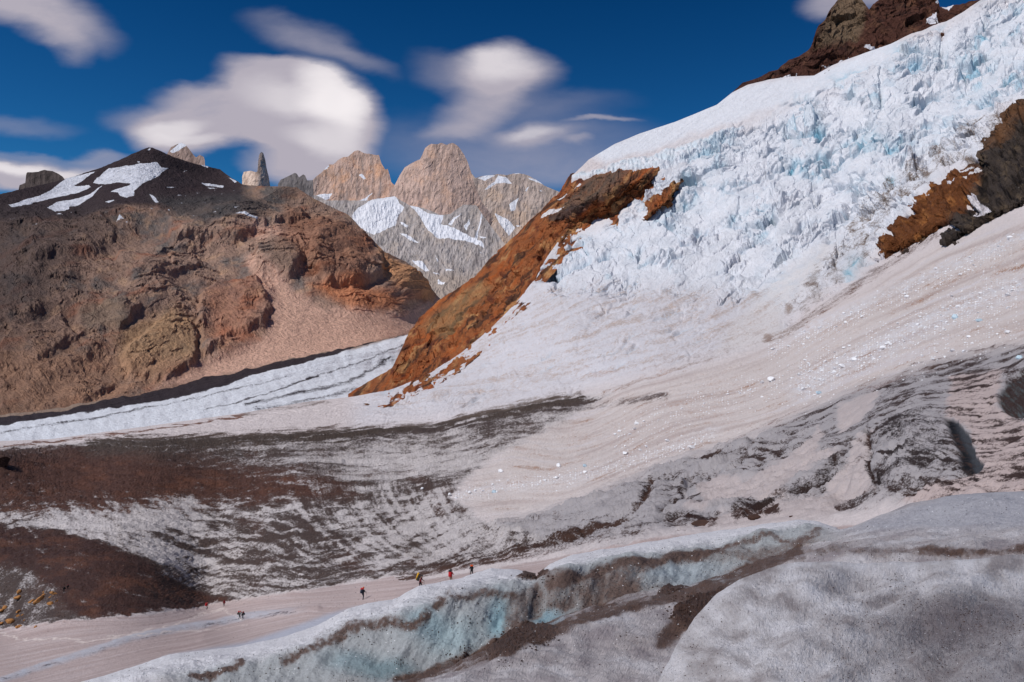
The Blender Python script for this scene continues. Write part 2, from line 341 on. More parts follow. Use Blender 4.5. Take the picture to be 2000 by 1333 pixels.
ym5 = interp([(-150, 900), (250, 858), (600, 805), (760, 780), (900, 715), (1040, 590), (1112, 500), (1200, 450), (1400, 400), (1700, 330), (2150, 250)])
X, Y = grid(-150, 2150, 1300, yt5, yb5, 800, ym5, 540)
Dd = np.exp(D5(X, Y)); B = unproj(X, Y, Dd); psi = PSI(X, Y).astype(np.float32)
qx, qy, qz = qn(B)
wx = X + 14 * fbm(qx / 40, qy / 40, qz / 40, 3); wy = Y + 9 * fbm(qx / 40 + 9, qy / 40, qz / 40, 3)    # ragged borders
R_CH = poly(X, Y, [(1290, 325), (1440, 255), (1650, 150), (1950, -5), (2200, -60), (2200, 190), (1960, 215), (1925, 320), (1850, 330), (1705, 500), (1620, 560), (1540, 600), (1300, 560), (1080, 560), (1040, 540), (1120, 460), (1220, 420), (1260, 360)], 35)
R_CAP = poly(wx, wy, [(1112, 346), (1290, 300), (1450, 250), (1440, 270), (1300, 328), (1200, 338), (1120, 356)], 5)
R_SMOOTH = poly(wx, wy, [(1150, 300), (1430, 170), (1600, 140), (1750, 75), (1760, 100), (1620, 170), (1480, 220), (1300, 285), (1180, 320)], 12)
R_DIRTY = poly(wx, wy, [(1985, 195), (1925, 330), (1850, 330), (1760, 400), (1700, 500), (1640, 560), (1535, 655), (1525, 600), (1600, 500), (1700, 380), (1780, 300), (1900, 230)], 14)
R_FAN = poly(wx, wy, [(1500, 560), (1545, 520), (1640, 460), (1600, 540), (1530, 600), (1530, 650), (1480, 680), (1400, 690), (1420, 640)], 16)
R_LOW = poly(X, Y, [(700, 770), (1040, 520), (1540, 560), (1540, 660), (1250, 740), (1000, 800), (700, 830)], 40)
R_GREY = poly(wx, wy, [(960, 1030), (1150, 975), (1330, 900), (1480, 850), (1650, 770), (1860, 700), (2160, 640), (2160, 930), (1900, 980), (1500, 1010), (1180, 1070), (1000, 1080)], 20)
R_BASIN = poly(wx, wy, [(-200, 890), (200, 868), (450, 860), (850, 838), (1130, 780), (1200, 770), (1050, 850), (950, 900), (880, 970), (960, 1030), (1100, 1070), (780, 1125), (560, 1160), (395, 1188), (200, 1210), (0, 1235), (-200, 1250)], 7)
R_PINK = poly(wx * .3 + X * .7, wy * .3 + Y * .7, [(-200, 1245), (0, 1230), (130, 1215), (200, 1208), (290, 1204), (395, 1186), (450, 1176), (560, 1160), (640, 1146), (700, 1140), (770, 1126), (782, 1136), (850, 1130), (960, 1112), (1080, 1092), (1200, 1070), (1400, 1040), (2200, 1000), (2200, 1500), (-200, 1500)], 2.5)
R_ROUGH = np.clip(R_CH + 0.8 * R_DIRTY + 0.35 * R_LOW, 0, 1) * (1 - .85 * R_SMOOTH) * (1 - .9 * R_FAN)
# relief -------------------------------------------------------
ca, sa = math.cos(.45), math.sin(.45)
u_ = X * ca - Y * sa; v_ = X * sa + Y * ca               # along / across the fall line bands
wu = u_ + 10 * fbm(qx / 30, qz / 30, 1.0, 3); wv = v_ + 10 * fbm(qx / 30, qz / 30, 5.0, 3)
b1, c1, r1 = blocks(wu / 74, wv / 36, 1.4, 1); b2, c2, r2 = blocks(wu / 19 + 3, wv / 12, 1.3, 2); b3, c3, r3 = blocks(wu / 8.5 + 7, wv / 6, 1.3, 3)
big = fbm(u_ / 120, v_ / 60, 2.0, 3)
amp = .15 + 1.0 * sst(-.3, .45, fbm(u_ / 80, v_ / 40, 7.0, 3)); low_ = 1 - .45 * sst(360, 560, Y + .10 * (X - 1300)); amp = amp * low_; crum = fbm(wu / 11, wv / 6.5, 4., 4, .65, True)
h = R_ROUGH * (11.0 * big + 2.6 * crum * (.5 + .5 * amp) + amp * (19 * b1 + 9.0 * b2 + 3.0 * b3 - 9 * (1 - sst(0, .14, c1)) - 2.4 * (1 - sst(0, .16, c2)) - .8 * (1 - sst(0, .2, c3))))
calm = 1 - R_ROUGH
st = fbm(psi * 10 + .3 * fbm(X / 90, Y / 60, 0., 2), X / 380, 0.0, 5, .6)           # streaks along the flow
st2 = fbm(psi * 26, X / 120, 3.0, 3)
h += calm * (1.6 * st + .7 * st2 + 1.6 * fbm(qx / 45, qy / 45, qz / 45, 5, .55)) * (1 - .55 * R_PINK)
cb = fbm(u_ / 260, v_ / 26 + 1.2 * fbm(u_ / 120, v_ / 80, 3., 2), 5., 3, .5, True); h -= R_ROUGH * 16 * sst(.62, .85, cb) * sst(.2, .6, amp)
h += R_CAP * 9 * fbm(X / 9, Y / 16, 0, 4, .6, True)
rag = fbm(psi * 7 + .4 * big, X / 75, 1.0, 5, .6, True)                             # torn grey ice
rg2 = fbm(psi * 3.2 + .5 * big, X / 120, 6.0, 4, .55, True); rl = R_GREY * (9.0 * rg2 + 3.5 * rag + 1.6 * fbm(psi * 18, X / 40, 2., 3)) * (.35 + .65 * sst(820, 960, Y + .15 * (1500 - X)))
rl = rl + R_GREY * (.35 + .65 * sst(780, 900, Y + .2 * (1500 - X))) * (24 * fbm(qx / 120, qy / 110 + qx / 300, 3., 3) + 13 * (fbm(qx / 90, qy / 40 - qx / 150, 6., 2, .4, True) - .3) + 3.0 * fbm(qx / 22, qy / 12, 2., 4, .6, True) + 5 * fbm(psi * 14, X / 70, 4., 4, .6))
h += rl + R_BASIN * (9 * fbm(qx / 80, qy / 60, 1., 4) + 5 * (fbm(qx / 26, qy / 15, 5., 4, .6, True) - .3)) + (1 - R_BASIN - R_GREY).clip(0, 1) * calm * (1 - .8 * R_PINK) * (1 - R_SMOOTH) * 4 * fbm(qx / 30, qy / 18, 7., 4, .6)
rib_d = segd(X, Y, [(-40, 1345), (60, 1310), (180, 1272), (260, 1246), (350, 1228), (420, 1218), (480, 1205), (560, 1196), (620, 1188)])
h += 3.5 * np.exp(-(rib_d / 7) ** 2)
lo_d = segd(X, Y, [(180, 1345), (330, 1295), (480, 1272), (620, 1232)])
# mounds and holes in the torn ice
mound = np.exp(-(((X - 1800) * .8 + (Y - 880) * .5) / 75) ** 2 - ((-(X - 1800) * .5 + (Y - 880) * .85) / 85) ** 2)
h += 34 * mound + 9 * np.exp(-((X - 1620) / 55) ** 2 - ((Y - 905) / 32) ** 2) + 5 * np.exp(-((X - 1480) / 60) ** 2 - ((Y - 900) / 26) ** 2)
h += 11.0 * mound * fbm((X - 1800) * .035 + (Y - 880) * -.01, ((X - 1700) * .4 + (Y - 780)) / 14., 0, 4, .6, True)
hw = fbm((X - 1800) / 9, Y / 24, 0, 4, .6); hole = poly(wx * .4 + X * .6, wy * .4 + Y * .6, [(1858, 836), (1880, 838), (1904, 870), (1908, 895), (1926, 915), (1905, 936), (1884, 930), (1880, 890), (1868, 862)], 2.5)
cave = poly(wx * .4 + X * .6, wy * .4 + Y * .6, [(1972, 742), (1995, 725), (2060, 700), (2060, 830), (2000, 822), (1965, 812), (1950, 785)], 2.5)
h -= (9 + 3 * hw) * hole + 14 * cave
h += cave * 12 * fbm((X + Y) / 34, (X - Y) / 11, 0, 4, .6, True)
for l_ in ([(1700, 850), (1712, 900), (1708, 935), (1730, 962)], [(1640, 920), (1600, 960), (1540, 975), (1460, 1010)], [(1275, 955), (1262, 985), (1240, 1010), (1140, 1045)], [(1480, 860), (1470, 885), (1400, 935), (1345, 950)], [(1350, 935), (1335, 985), (1300, 1010)]):
    h -= 9 * line(wx, wy, l_, 6, 5)
moraine = line(X, Y, [(-160, 915), (180, 880), (450, 872), (850, 848), (1000, 815), (1130, 785)], 16, 16); h += 5 * moraine
h += 26 * np.exp(-((X - 150) / 170) ** 2 - ((Y - 1120) / 52) ** 2)                  # brown debris cone
h *= sst(0, 14, Y - yt5(X)) * .8 + .2
P5 = displace(B, h)
S5 = (*proj(P5), P5)
# colour -------------------------------------------------------
W = lin(238, 238, 243); col = np.zeros(X.shape + (3,)) + lin(226, 214, 212)
col = mix(col, lin(222, 220, 226), R_LOW * .8)
col = mix(col, W, np.clip(R_CH + R_SMOOTH + R_CAP, 0, 1))
col = mix(col, lin(228, 220, 216), R_FAN * .6)
crack = np.clip((1 - sst(0, .2, c1)) * .7 + (1 - sst(0, .22, c2)) * .5, 0, 1)
blue = np.clip(crack * .75 + sst(.74, 1, r2) * .75 + sst(.9, 1, r1) * .3 + sst(.85, 1, r3) * .3, 0, 1) * R_CH * amp * sst(-.25, .25, fbm(X / 110, Y / 90, 3.0, 2)) * (1 - R_DIRTY) * low_
col = mix(col, lin(138, 196, 218), (blue * .95).clip(0, 1)); col = mix(col, lin(124, 178, 204), R_ROUGH * sst(.66, .88, cb) * sst(.2, .6, amp) * .55 * (1 - R_DIRTY)); col = mix(col, lin(214, 218, 226), R_CH * .6 * sst(-.2, .4, fbm(u_ / 34, v_ / 15, 9., 4, .6)))
for bx, by, br in ((1693, 272, 26), (1672, 515, 16), (1740, 352, 10), (1188, 542, 6), (1655, 535, 10), (1550, 330, 14), (1610, 320, 12)):
    col = mix(col, lin(95, 185, 210), np.exp(-((X - bx) ** 2 + (Y - by) ** 2) / br ** 2) * (.25 + .75 * crack) * .8)
col = mix(col, lin(205, 222, 232), R_CAP * .55 * sst(-.3, .3, fbm(X / 14, Y / 9, 0, 3)))
right = poly(X, Y, [(2200, 370), (1860, 470), (1500, 680), (1150, 770), (1000, 850), (880, 980), (1000, 1020), (1300, 920), (1650, 780), (2200, 640)], 30)
col = mix(col, lin(220, 208, 203), right * .9)
col = mix(col, lin(182, 162, 157), np.clip(right * sst(-.1, .5, st) * .75, 0, 1))
col = mix(col, lin(222, 216, 222), np.clip(right * sst(.05, .6, -st + .3 * st2) * .6, 0, 1))
col = mix(col, lin(170, 164, 166), R_GREY * .95)
col = mix(col, lin(196, 178, 174), poly(wx, wy, [(1860, 740), (1960, 720), (1950, 800), (2000, 830), (2200, 830), (2200, 1000), (1760, 990), (1920, 930), (1900, 850), (1860, 830)], 6) * (1 - hole))
for pl in ([(1600, 838), (1580, 880), (1500, 930), (1450, 950), (1370, 950), (1400, 1000), (1520, 975), (1580, 930), (1650, 900), (1600, 900), (1610, 850)],
           [(1360, 955), (1430, 945), (1420, 1000), (1340, 1010), (1375, 985)], [(1680, 860), (1715, 850), (1700, 930), (1720, 975), (1600, 985), (1660, 930)],
           [(1640, 800), (1700, 770), (1730, 770), (1680, 830), (1640, 850)], [(1500, 990), (1700, 965), (1620, 1010), (1400, 1035), (1320, 1040)]):
    pm = poly(wx, wy, pl, 4); col = mix(col, lin(196, 183, 181), pm * .9); R_GREY = R_GREY * (1 - pm)
col = mix(col, lin(202, 194, 193), R_BASIN * .9)
pn = fbm(psi * 14, X / 240, 8., 4)
col = mix(col, lin(194, 174, 170), R_PINK); col = mix(col, lin(208, 192, 190), R_PINK * sst(-.1, .5, pn)); col = mix(col, lin(176, 154, 150), R_PINK * sst(0, .5, -pn) * .8)
rib = np.exp(-(rib_d / (7 + 4 * fbm(X / 40, 0 * X, 3., 3))) ** 4) * (1 - sst(500, 620, X)) * (.75 + .5 * fbm(X / 18, Y / 8, 1., 3)); col = mix(col, lin(196, 198, 208), rib.clip(0, 1) * R_PINK)
col = mix(col, lin(190, 194, 208), poly(X, Y, [(180, 1345), (330, 1280), (480, 1255), (600, 1215), (640, 1200), (700, 1185), (700, 1260), (400, 1400)], 6) * .9)
tr = np.maximum(line(wx, wy, [(-20, 1232), (40, 1248), (130, 1248), (170, 1253), (260, 1238), (340, 1222), (400, 1198), (437, 1190)], 1.3, 1.2), line(wx, wy, [(170, 1253), (300, 1240), (400, 1230), (480, 1222)], 1.0, 1.0))
tr = np.maximum(tr, line(wx, wy, [(437, 1190), (445, 1198), (470, 1212)], 1.2, 1.2)); col = mix(col, lin(236, 222, 214), tr * .8)
wl = line(wx, wy, [(885, 972), (960, 958), (1050, 945), (1130, 935), (1220, 905), (1320, 872), (1400, 840)], 9, 7); col = mix(col, lin(240, 236, 238), wl * .55 * sst(-.5, .6, fbm(X / 9, Y / 5, 0, 4, .65)))
for l_, wd in (([(1560, 650), (1700, 590), (1850, 520), (2050, 440)], 9), ([(1560, 760), (1700, 690), (1800, 640), (1900, 590), (2050, 540)], 22)):
    col = mix(col, lin(234, 236, 244), line(wx, wy, l_, wd, wd * .9) * sst(-.5, .7, fbm(X / 14, Y / 6, 0, 4, .65)) * .7)
hr = sst(-4, 10, (X - 1888) * .93 - (Y - 885) * .36 + 4 * hw); col = mix(col, mix(np.zeros_like(col) + lin(12, 14, 20), lin(104, 108, 116), hr * .35), hole); col = mix(col, lin(74, 82, 84), cave * .95)  # shade inside the hole painted as a near-black colour
# dirt, with some shade painted among the torn ice -------------------------------------------------------
dc = np.zeros_like(col) + lin(84, 66, 58); cov = np.zeros(X.shape) - .9
cov += right * .55 + right * .55 * sst(.0, .6, fbm(psi * 10 + 3, X / 160, 4., 4))
dirtline = line(wx, wy, [(1830, 462), (1760, 500), (1650, 572), (1560, 632), (1500, 662)], 10, 9) * .8 + line(wx, wy, [(1500, 662), (1350, 712), (1230, 748), (1180, 765)], 6, 6) * .6
cov += 1.15 * dirtline; dc = mix(dc, lin(150, 118, 96), np.clip(right, 0, 1) * (1 - R_BASIN))
cov = np.maximum(cov, -.9 + R_DIRTY * (.75 + .8 * fbm(X / 40, Y / 40, 0, 3) + .35 * crack)); dc = mix(dc, lin(120, 112, 106), R_DIRTY)
cov = np.maximum(cov, -.9 + R_LOW * (.78 + .7 * st + .35 * fbm(wu / 20, wv / 9, 2., 4, .6))); dc = mix(dc, lin(176, 168, 164), R_LOW * (1 - right) * (1 - R_BASIN))
greyd = -.9 + R_GREY * (1.16 - .034 * rl + .45 * (.2 - rg2) + .5 * (.2 - rag) + 1.3 * st2 + 1.0 * st + .25 * sst(1200, 1400, X) * sst(850, 980, Y)); cov = np.maximum(cov, greyd)  # dirt in the hollows, thickened there to paint in shading of the relief
dc = mix(dc, lin(70, 56, 54), R_GREY)
# basin
arc = np.hypot((X - 560) * .75, (Y - 900) * 1.35) + 10 * fbm(X / 40, Y / 30, 2., 3)
ogive = fbm(arc / 15, np.arctan2(Y - 900, X - 560) * 3, 0, 4, .6)
bas = .20 + .7 * st + .5 * fbm(qx / 60, qy / 60, qz / 60, 5, .6) + .32 * fbm(X / 16, Y / 9, 3., 5, .7) + .25 * st2 + 1.15 * ogive * sst(930, 1000, Y) + .2 * st2
bas += .30 * (1 - sst(300, 700, X)) * (1 - sst(940, 1000, Y)) - .10 * sst(500, 800, X) * (1 - sst(900, 960, Y))
tt = np.clip((Y - 925) / 190, 0, 1.2); og = X - 190 * tt ** 2.2 + 8 * fbm(X / 40, Y / 40, 6., 3)
om = sst(520, 620, X) * (1 - sst(900, 1010, X)) * sst(930, 960, Y) * (1 - sst(1090, 1140, Y)); bas += 1.15 * om * (fbm(og / 24, Y / 140, 5., 5, .68, True) - .50)
brown = poly(wx, wy, [(-200, 905), (0, 900), (180, 880), (330, 900), (520, 915), (660, 935), (700, 965), (600, 975), (480, 985), (330, 1000), (150, 1005), (-200, 1010)], 25)
cone = poly(wx, wy, [(-200, 1020), (0, 1028), (120, 1044), (230, 1085), (320, 1130), (400, 1165), (460, 1176), (390, 1190), (300, 1206), (200, 1212), (140, 1200), (110, 1165), (60, 1128), (-30, 1115), (-200, 1110)], 8)
fl_ = sst(.22, .5, fbm(psi * 16, X / 46, 21., 4, .6)); bas -= .75 * fl_ * (brown + .6 * cone).clip(0, 1)
bas += .38 * brown + .72 * cone
bas -= .55 * poly(wx, wy, [(0, 1010), (180, 990), (380, 960), (400, 1020), (250, 1050), (420, 1110), (300, 1110), (180, 1050), (0, 1020)], 18) * (1 - cone)
bas -= .5 * np.exp(-((X - 870) / 190) ** 2 - ((Y - 1010) / 80) ** 2) + .3 * np.exp(-((X - 760) / 160) ** 2 - ((Y - 900) / 30) ** 2)
bas += .6 * np.exp(-((X - 590) / 60) ** 2 - ((Y - 1045) / 28) ** 2) + .5 * np.exp(-((X - 840) / 60) ** 2 - ((Y - 955) / 16) ** 2)
boul = poly(X, Y, [(-200, 1130), (60, 1130), (130, 1160), (150, 1215), (-200, 1240)], 14)
bas = bas * (1 - boul) + boul * (.45 + .9 * fbm((X + Y) / 26, (Y - X * .3) / 60, 0, 4, .6))
cov = np.where(R_BASIN > .02, np.maximum(cov, -.9 + R_BASIN * (.9 + bas)), cov)
dc = mix(dc, lin(86, 74, 70), R_BASIN); dc = mix(dc, lin(92, 60, 46), R_BASIN * np.clip(brown + .5 * sst(.1, .5, fbm(X / 90, Y / 60, 6., 2)), 0, 1) * .9); dc = mix(dc, lin(74, 48, 40), cone)
rv = sst(-.05, .35, fbm(X / 75, Y / 30, 31., 4, .6)); dc = mix(dc, lin(128, 84, 60), R_BASIN * (brown + cone).clip(0, 1) * rv * .4)
for l_, wd, am, cl in (([(180, 872), (450, 864), (700, 852), (850, 842), (1000, 810), (1130, 785)], 19, 1.9, (84, 74, 66)), ([(700, 870), (950, 835), (1100, 805), (1200, 790), (1300, 772)], 9, 1.2, (88, 78, 76)),
        ([(600, 1165), (760, 1140), (860, 1112), (960, 1092), (1060, 1072), (1130, 1050), (1220, 1020), (1262, 985), (1276, 950)], 9, 1.6, (76, 54, 44)), ([(1000, 1095), (1100, 1075), (1180, 1060), (1260, 1046)], 7, 1.1, (80, 62, 56)),
        ([(830, 1100), (960, 1060), (1060, 1030), (1150, 1000)], 5, .9, (84, 66, 60)), ([(1640, 920), (1600, 958), (1540, 972), (1440, 1012)], 12, 1.5, (50, 36, 32)), ([(1702, 850), (1712, 900), (1706, 935), (1730, 962), (1720, 950)], 8, 1.6, (56, 38, 34)),
        ([(1640, 995), (1720, 972), (1800, 962), (1900, 960)], 9, 1.3, (66, 52, 50)), ([(1300, 1028), (1350, 1020), (1395, 1025)], 10, 1.5, (60, 40, 34)), ([(1480, 862), (1470, 890), (1420, 925)], 5, 1.1, (80, 66, 62)), ([(1335, 935), (1330, 980), (1300, 1010)], 5, 1.3, (66, 50, 46)),
        ([(1440, 1010), (1480, 1002), (1520, 1004)], 10, 1.5, (56, 38, 32)), ([(1820, 730), (1700, 760), (1560, 800), (1400, 880)], 4, .9, (120, 100, 96)), ([(2050, 668), (1900, 685), (1780, 715)], 4, 1.2, (100, 88, 88)),
        ([(1640, 930), (1700, 905), (1760, 880), (1860, 850)], 6, 1.0, (70, 60, 58)), ([(1730, 960), (1800, 935), (1880, 925), (1910, 945)], 8, 1.3, (56, 46, 46)), ([(1735, 900), (1790, 850), (1850, 815)], 5, .9, (80, 72, 74)), ([(1560, 870), (1610, 850), (1660, 860), (1690, 875)], 5, 1.0, (80, 70, 68)), ([(0, 874), (120, 862), (250, 845), (400, 826), (480, 812)], 2.5, 1.7, (120, 92, 80)), ([(480, 808), (560, 795), (640, 785)], 6, 1.1, (130, 124, 122)), ([(-40, 1345), (60, 1315), (180, 1278), (260, 1252), (350, 1234), (480, 1210), (600, 1196)], 2.6, 1.15, (70, 66, 74)),  # lines across the two mounds are shading of their folds, painted dark
        ([(1130, 760), (1060, 772), (1000, 790)], 10, .9, (140, 134, 130)), ([(1150, 725), (1230, 735), (1300, 722)], 8, .7, (170, 150, 140))):
    lm = line(wx, wy, l_, wd, wd * .95); cov = np.maximum(cov, -.9 + am * lm * (.85 + .55 * st + .5 * st2 + .35 * fbm(X / 22, Y / 16, 4., 4, .6))); dc = mix(dc, lin(*cl), lm)
cov = np.maximum(cov, -.9 + mound * 1.35 * (.7 + 1.1 * fbm(((X - 1800) * .5 + (Y - 880)) / 16, ((X - 1800) - .5 * (Y - 880)) / 120, 0, 4, .6)) ); dc = mix(dc, lin(58, 50, 52), sst(.3, .7, mound))
cov = np.maximum(cov, -.9 + cave * (1.2 + 1.2 * fbm((X + Y) / 30, (X - Y) / 8, 0, 3)) ); cov = cov - hole * .5; cov = cov - 1.2 * R_PINK * (1 - np.exp(-(rib_d / 12) ** 4) * .9) * (X < 1050)
cov += 0.4
cov += .5 * hole * (hr < .4)
cov += .25 * R_GREY * sst(1150, 1300, X) * sst(-.1, .3, fbm(X / 90, Y / 50, 12., 3)) + .02 * R_BASIN
dc = dc * (1 - .36 * (R_BASIN + R_GREY + moraine).clip(0, 1))[..., None] * np.array([1.10, .97, .90])
col = col * .91
FL = np.stack([X / 55, psi * 9, 0 * X], -1)
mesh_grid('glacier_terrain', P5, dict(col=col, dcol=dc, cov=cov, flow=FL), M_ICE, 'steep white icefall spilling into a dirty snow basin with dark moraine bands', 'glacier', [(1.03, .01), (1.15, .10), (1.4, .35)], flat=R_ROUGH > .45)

# ================================================================== foreground ice
KX = np.r_[np.linspace(-150, 2150, 1150), np.linspace(2156, 3400, 90)]
def ln(pts): a = np.array(pts, float); return np.interp(KX, a[:, 0], a[:, 1]), np.interp(KX, a[:, 0], a[:, 2])
FL_ = [ln([(-150, 1560, 9), (800, 1560, 6), (1200, 1540, 6.5), (2150, 1540, 6.5)]),
 ln([(-150, 1480, 13), (600, 1420, 10), (800, 1350, 10), (860, 1332, 10.3), (980, 1287, 11.3), (1060, 1252, 12.2), (1130, 1216, 13.2), (1250, 1181, 14.5), (1320, 1170, 15), (1400, 1142, 15.5), (1500, 1108, 15.5), (1650, 1070, 14.5), (1850, 1068, 14), (2000, 1062, 13.8), (2150, 1060, 13.6)]),
 ln([(-150, 1460, 17), (180, 1430, 17), (600, 1390, 17.5), (790, 1333, 18.2), (900, 1291, 18.8), (960, 1270, 19.4), (1010, 1241, 20), (1100, 1206, 21), (1250, 1163, 22.5), (1400, 1125, 23.5), (1500, 1093, 23.5), (1600, 1062, 22), (1700, 1046, 20), (1850, 1035, 18), (2000, 1028, 17), (2150, 1024, 17)]),
 ln([(-150, 1445, 18.5), (180, 1352, 18.6), (330, 1306, 19.2), (480, 1288, 19.6), (620, 1252, 20), (720, 1208, 20.4), (820, 1180, 20.6), (900, 1162, 21), (1000, 1152, 22), (1050, 1152, 22.5), (1100, 1116, 23), (1200, 1094, 24.2), (1300, 1080, 25), (1400, 1062, 26), (1500, 1046, 26.5), (1600, 1040, 26), (1655, 1041, 24.5), (1750, 1006, 23.5), (1850, 990, 22), (2000, 982, 21), (2150, 976, 21)]),
 ln([(-150, 1435, 21), (0, 1392, 21), (180, 1336, 21), (330, 1289, 21.5), (480, 1268, 22), (560, 1250, 22.4), (620, 1229, 22.6), (680, 1196, 22.8), (720, 1184, 23), (770, 1177, 23.4), (800, 1160, 23.5), (820, 1150, 23.6), (900, 1134, 24.2), (930, 1123, 24.6), (960, 1115, 24.8), (1010, 1118, 25), (1050, 1130, 25), (1075, 1108, 25.4), (1120, 1088, 26), (1200, 1074, 27), (1280, 1060, 28), (1400, 1041, 29), (1500, 1028, 29.5), (1560, 1019, 29.5), (1600, 1023, 29), (1640, 1037, 28), (1655, 1036, 27), (1720, 1008, 27), (1780, 985, 26), (1860, 970, 25), (2000, 962, 24), (2150, 956, 24)])]
rows_n = [150, 70, 110, 50]; ys = []; ds = []
for i, nrow in enumerate(rows_n):
    t = np.linspace(0, 1, nrow, endpoint=(i == len(rows_n) - 1))[:, None]; (y0, d0), (y1, d1) = FL_[i], FL_[i + 1]
    ys.append(y0 + (y1 - y0) * t); ds.append(np.log(d0) + (np.log(d1) - np.log(d0)) * t)
Y = np.concatenate(ys); LD = np.concatenate(ds); X = np.broadcast_to(KX, Y.shape).copy()
LD = smooth_rows(LD, 14); LD = smooth_rows(LD.T, 30).T; Yk = smooth_rows(smooth_rows(Y, 6).T, 12).T; Yk[-1] = Y[-1]; Y = Yk
B = unproj(X, Y, np.exp(LD)); qx, qy, qz = qn(B)
wx = X + 16 * fbm(qx / 50, qy / 50, qz / 50, 4, .6); wy = Y + 12 * fbm(qx / 50 + 9, qy / 50, qz / 50, 4, .6)
yc = FL_[4][0][None]; yw = FL_[2][0][None]; tw = np.clip((Y - yc) / np.maximum(yw - yc, 5), 0, 1.5)   # 0 at the crest, 1 at the wall foot
WALL = (tw < 1) * sst(250, 420, X) * (1 - sst(1560, 1680, X)) * sst(.06, .25, tw)
h = 16 * fbm(qx / 130, qy / 130, qz / 130, 3) + 6.5 * fbm(qx / 34, qy / 34, qz / 34, 4, .55) + .8 * fbm(qx / 9, qy / 9, qz / 9, 3, .6)
h += WALL * (13 * fbm(X / 55 + Y / 90, Y / 130, 0, 3) + 3 * (fbm(X / 44, Y / 60, 3., 2, .5, True) - .3) + 1.2 * fbm(X / 12 + Y / 30, Y / 50, 0, 3, .6))
for hx, hy, sx, sy, am in ((880, 1235, 55, 40, -15), (975, 1215, 22, 40, -9), (1065, 1200, 34, 22, -10), (1340, 1115, 110, 26, -10), (1210, 1140, 60, 38, 9), (1120, 1140, 35, 28, 8), (1250, 1100, 60, 18, 5), (700, 1275, 60, 30, -8), (775, 1260, 20, 50, 6), (1010, 1170, 20, 30, 6)):
    h += am * np.exp(-((X - hx) / sx) ** 2 - ((Y - hy) / sy) ** 2)
HEAP = poly(wx, wy, [(955, 1282), (1001, 1238), (1029, 1217), (1050, 1229), (1071, 1224), (1090, 1233), (1060, 1254), (1005, 1284)], 7) + poly(wx, wy, [(1285, 1165), (1310, 1142), (1338, 1150), (1330, 1160)], 5) + poly(wx, wy, [(1010, 1130), (1025, 1115), (1060, 1118), (1075, 1130), (1040, 1140)], 5)
HEAP = np.clip(HEAP + poly(wx, wy, [(1310, 1210), (1345, 1165), (1400, 1150), (1420, 1140), (1390, 1180), (1340, 1235)], 7), 0, 1)
h += HEAP * (8 + 4 * fbm(X / 8, Y / 7, 0, 4, .65) + 2 * blocks(X / 7, Y / 6, 1, 4)[0])
h += .7 * fbm(X / 14, Y / 10, 8., 4, .65, True) + .8 * (np.random.RandomState(6).rand(*X.shape) - .5)
h *= .25 + .75 * sst(0, 12, Y - yc)
PF = displace(B, h); SF = (*proj(PF), PF)
tone = fbm(qx / 90, qy / 90, qz / 90, 4)
col = np.zeros(X.shape + (3,)) + lin(184, 177, 178); col = mix(col, lin(208, 204, 207), sst(0, .4, tone)); col = mix(col, lin(150, 140, 143), sst(0, .4, -tone) * .8)
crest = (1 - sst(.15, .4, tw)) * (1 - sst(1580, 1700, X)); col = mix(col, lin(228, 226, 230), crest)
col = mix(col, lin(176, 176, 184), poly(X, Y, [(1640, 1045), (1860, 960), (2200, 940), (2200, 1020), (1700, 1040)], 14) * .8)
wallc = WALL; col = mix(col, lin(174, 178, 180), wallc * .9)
for hx, hy, sx, sy, cl, am in ((880, 1240, 70, 42, (164, 185, 191), .8), (975, 1210, 24, 44, (156, 189, 199), .95), (830, 1215, 40, 26, (152, 180, 190), .7), (1068, 1203, 34, 20, (150, 186, 200), .9), (690, 1290, 60, 26, (134, 158, 166), .7), (760, 1310, 60, 26, (112, 140, 148), .8), (1340, 1120, 110, 24, (172, 184, 192), .9)):
    col = mix(col, lin(*cl), am * np.exp(-(((X - hx) / sx) ** 2 + ((Y - hy) / sy) ** 2) ** 1.5))
dc = np.zeros_like(col) + lin(112, 92, 84); cov = np.zeros(X.shape) + .05 + .28 * tone
chan = line(wx, wy, [(780, 1340), (870, 1302), (960, 1274), (1060, 1238), (1180, 1196)], 13, 9) + line(wx, wy, [(1180, 1196), (1350, 1158), (1450, 1120), (1560, 1085)], 11, 9) + line(wx, wy, [(1300, 1250), (1340, 1200), (1400, 1152), (1470, 1112)], 15, 12)
chan = np.clip(chan + line(wx, wy, [(1300, 1080), (1500, 1078), (1650, 1074), (1760, 1080), (1900, 1078), (2100, 1070)], 9, 9) * .6 + line(wx, wy, [(1800, 1079), (1900, 1078), (2100, 1070)], 6, 9) * .4 * (.6 + 1.4 * fbm(X / 40, Y / 12, 3., 4, .6)), 0, 1)
brownw = poly(wx, wy, [(990, 1175), (1050, 1145), (1085, 1118), (1140, 1124), (1190, 1106), (1240, 1096), (1330, 1084), (1400, 1076), (1300, 1110), (1255, 1130), (1245, 1165), (1200, 1175), (1140, 1190), (1130, 1172), (1100, 1192), (1064, 1184), (1036, 1215), (1015, 1240), (985, 1235)], 9)
cov += 1.15 * chan * (.8 + .6 * tone + .7 * fbm(X / 26, Y / 12, 6., 4, .65)) + 1.6 * HEAP + .55 * brownw * (1 + .8 * fbm(X / 16, Y / 26, 0, 4, .6))
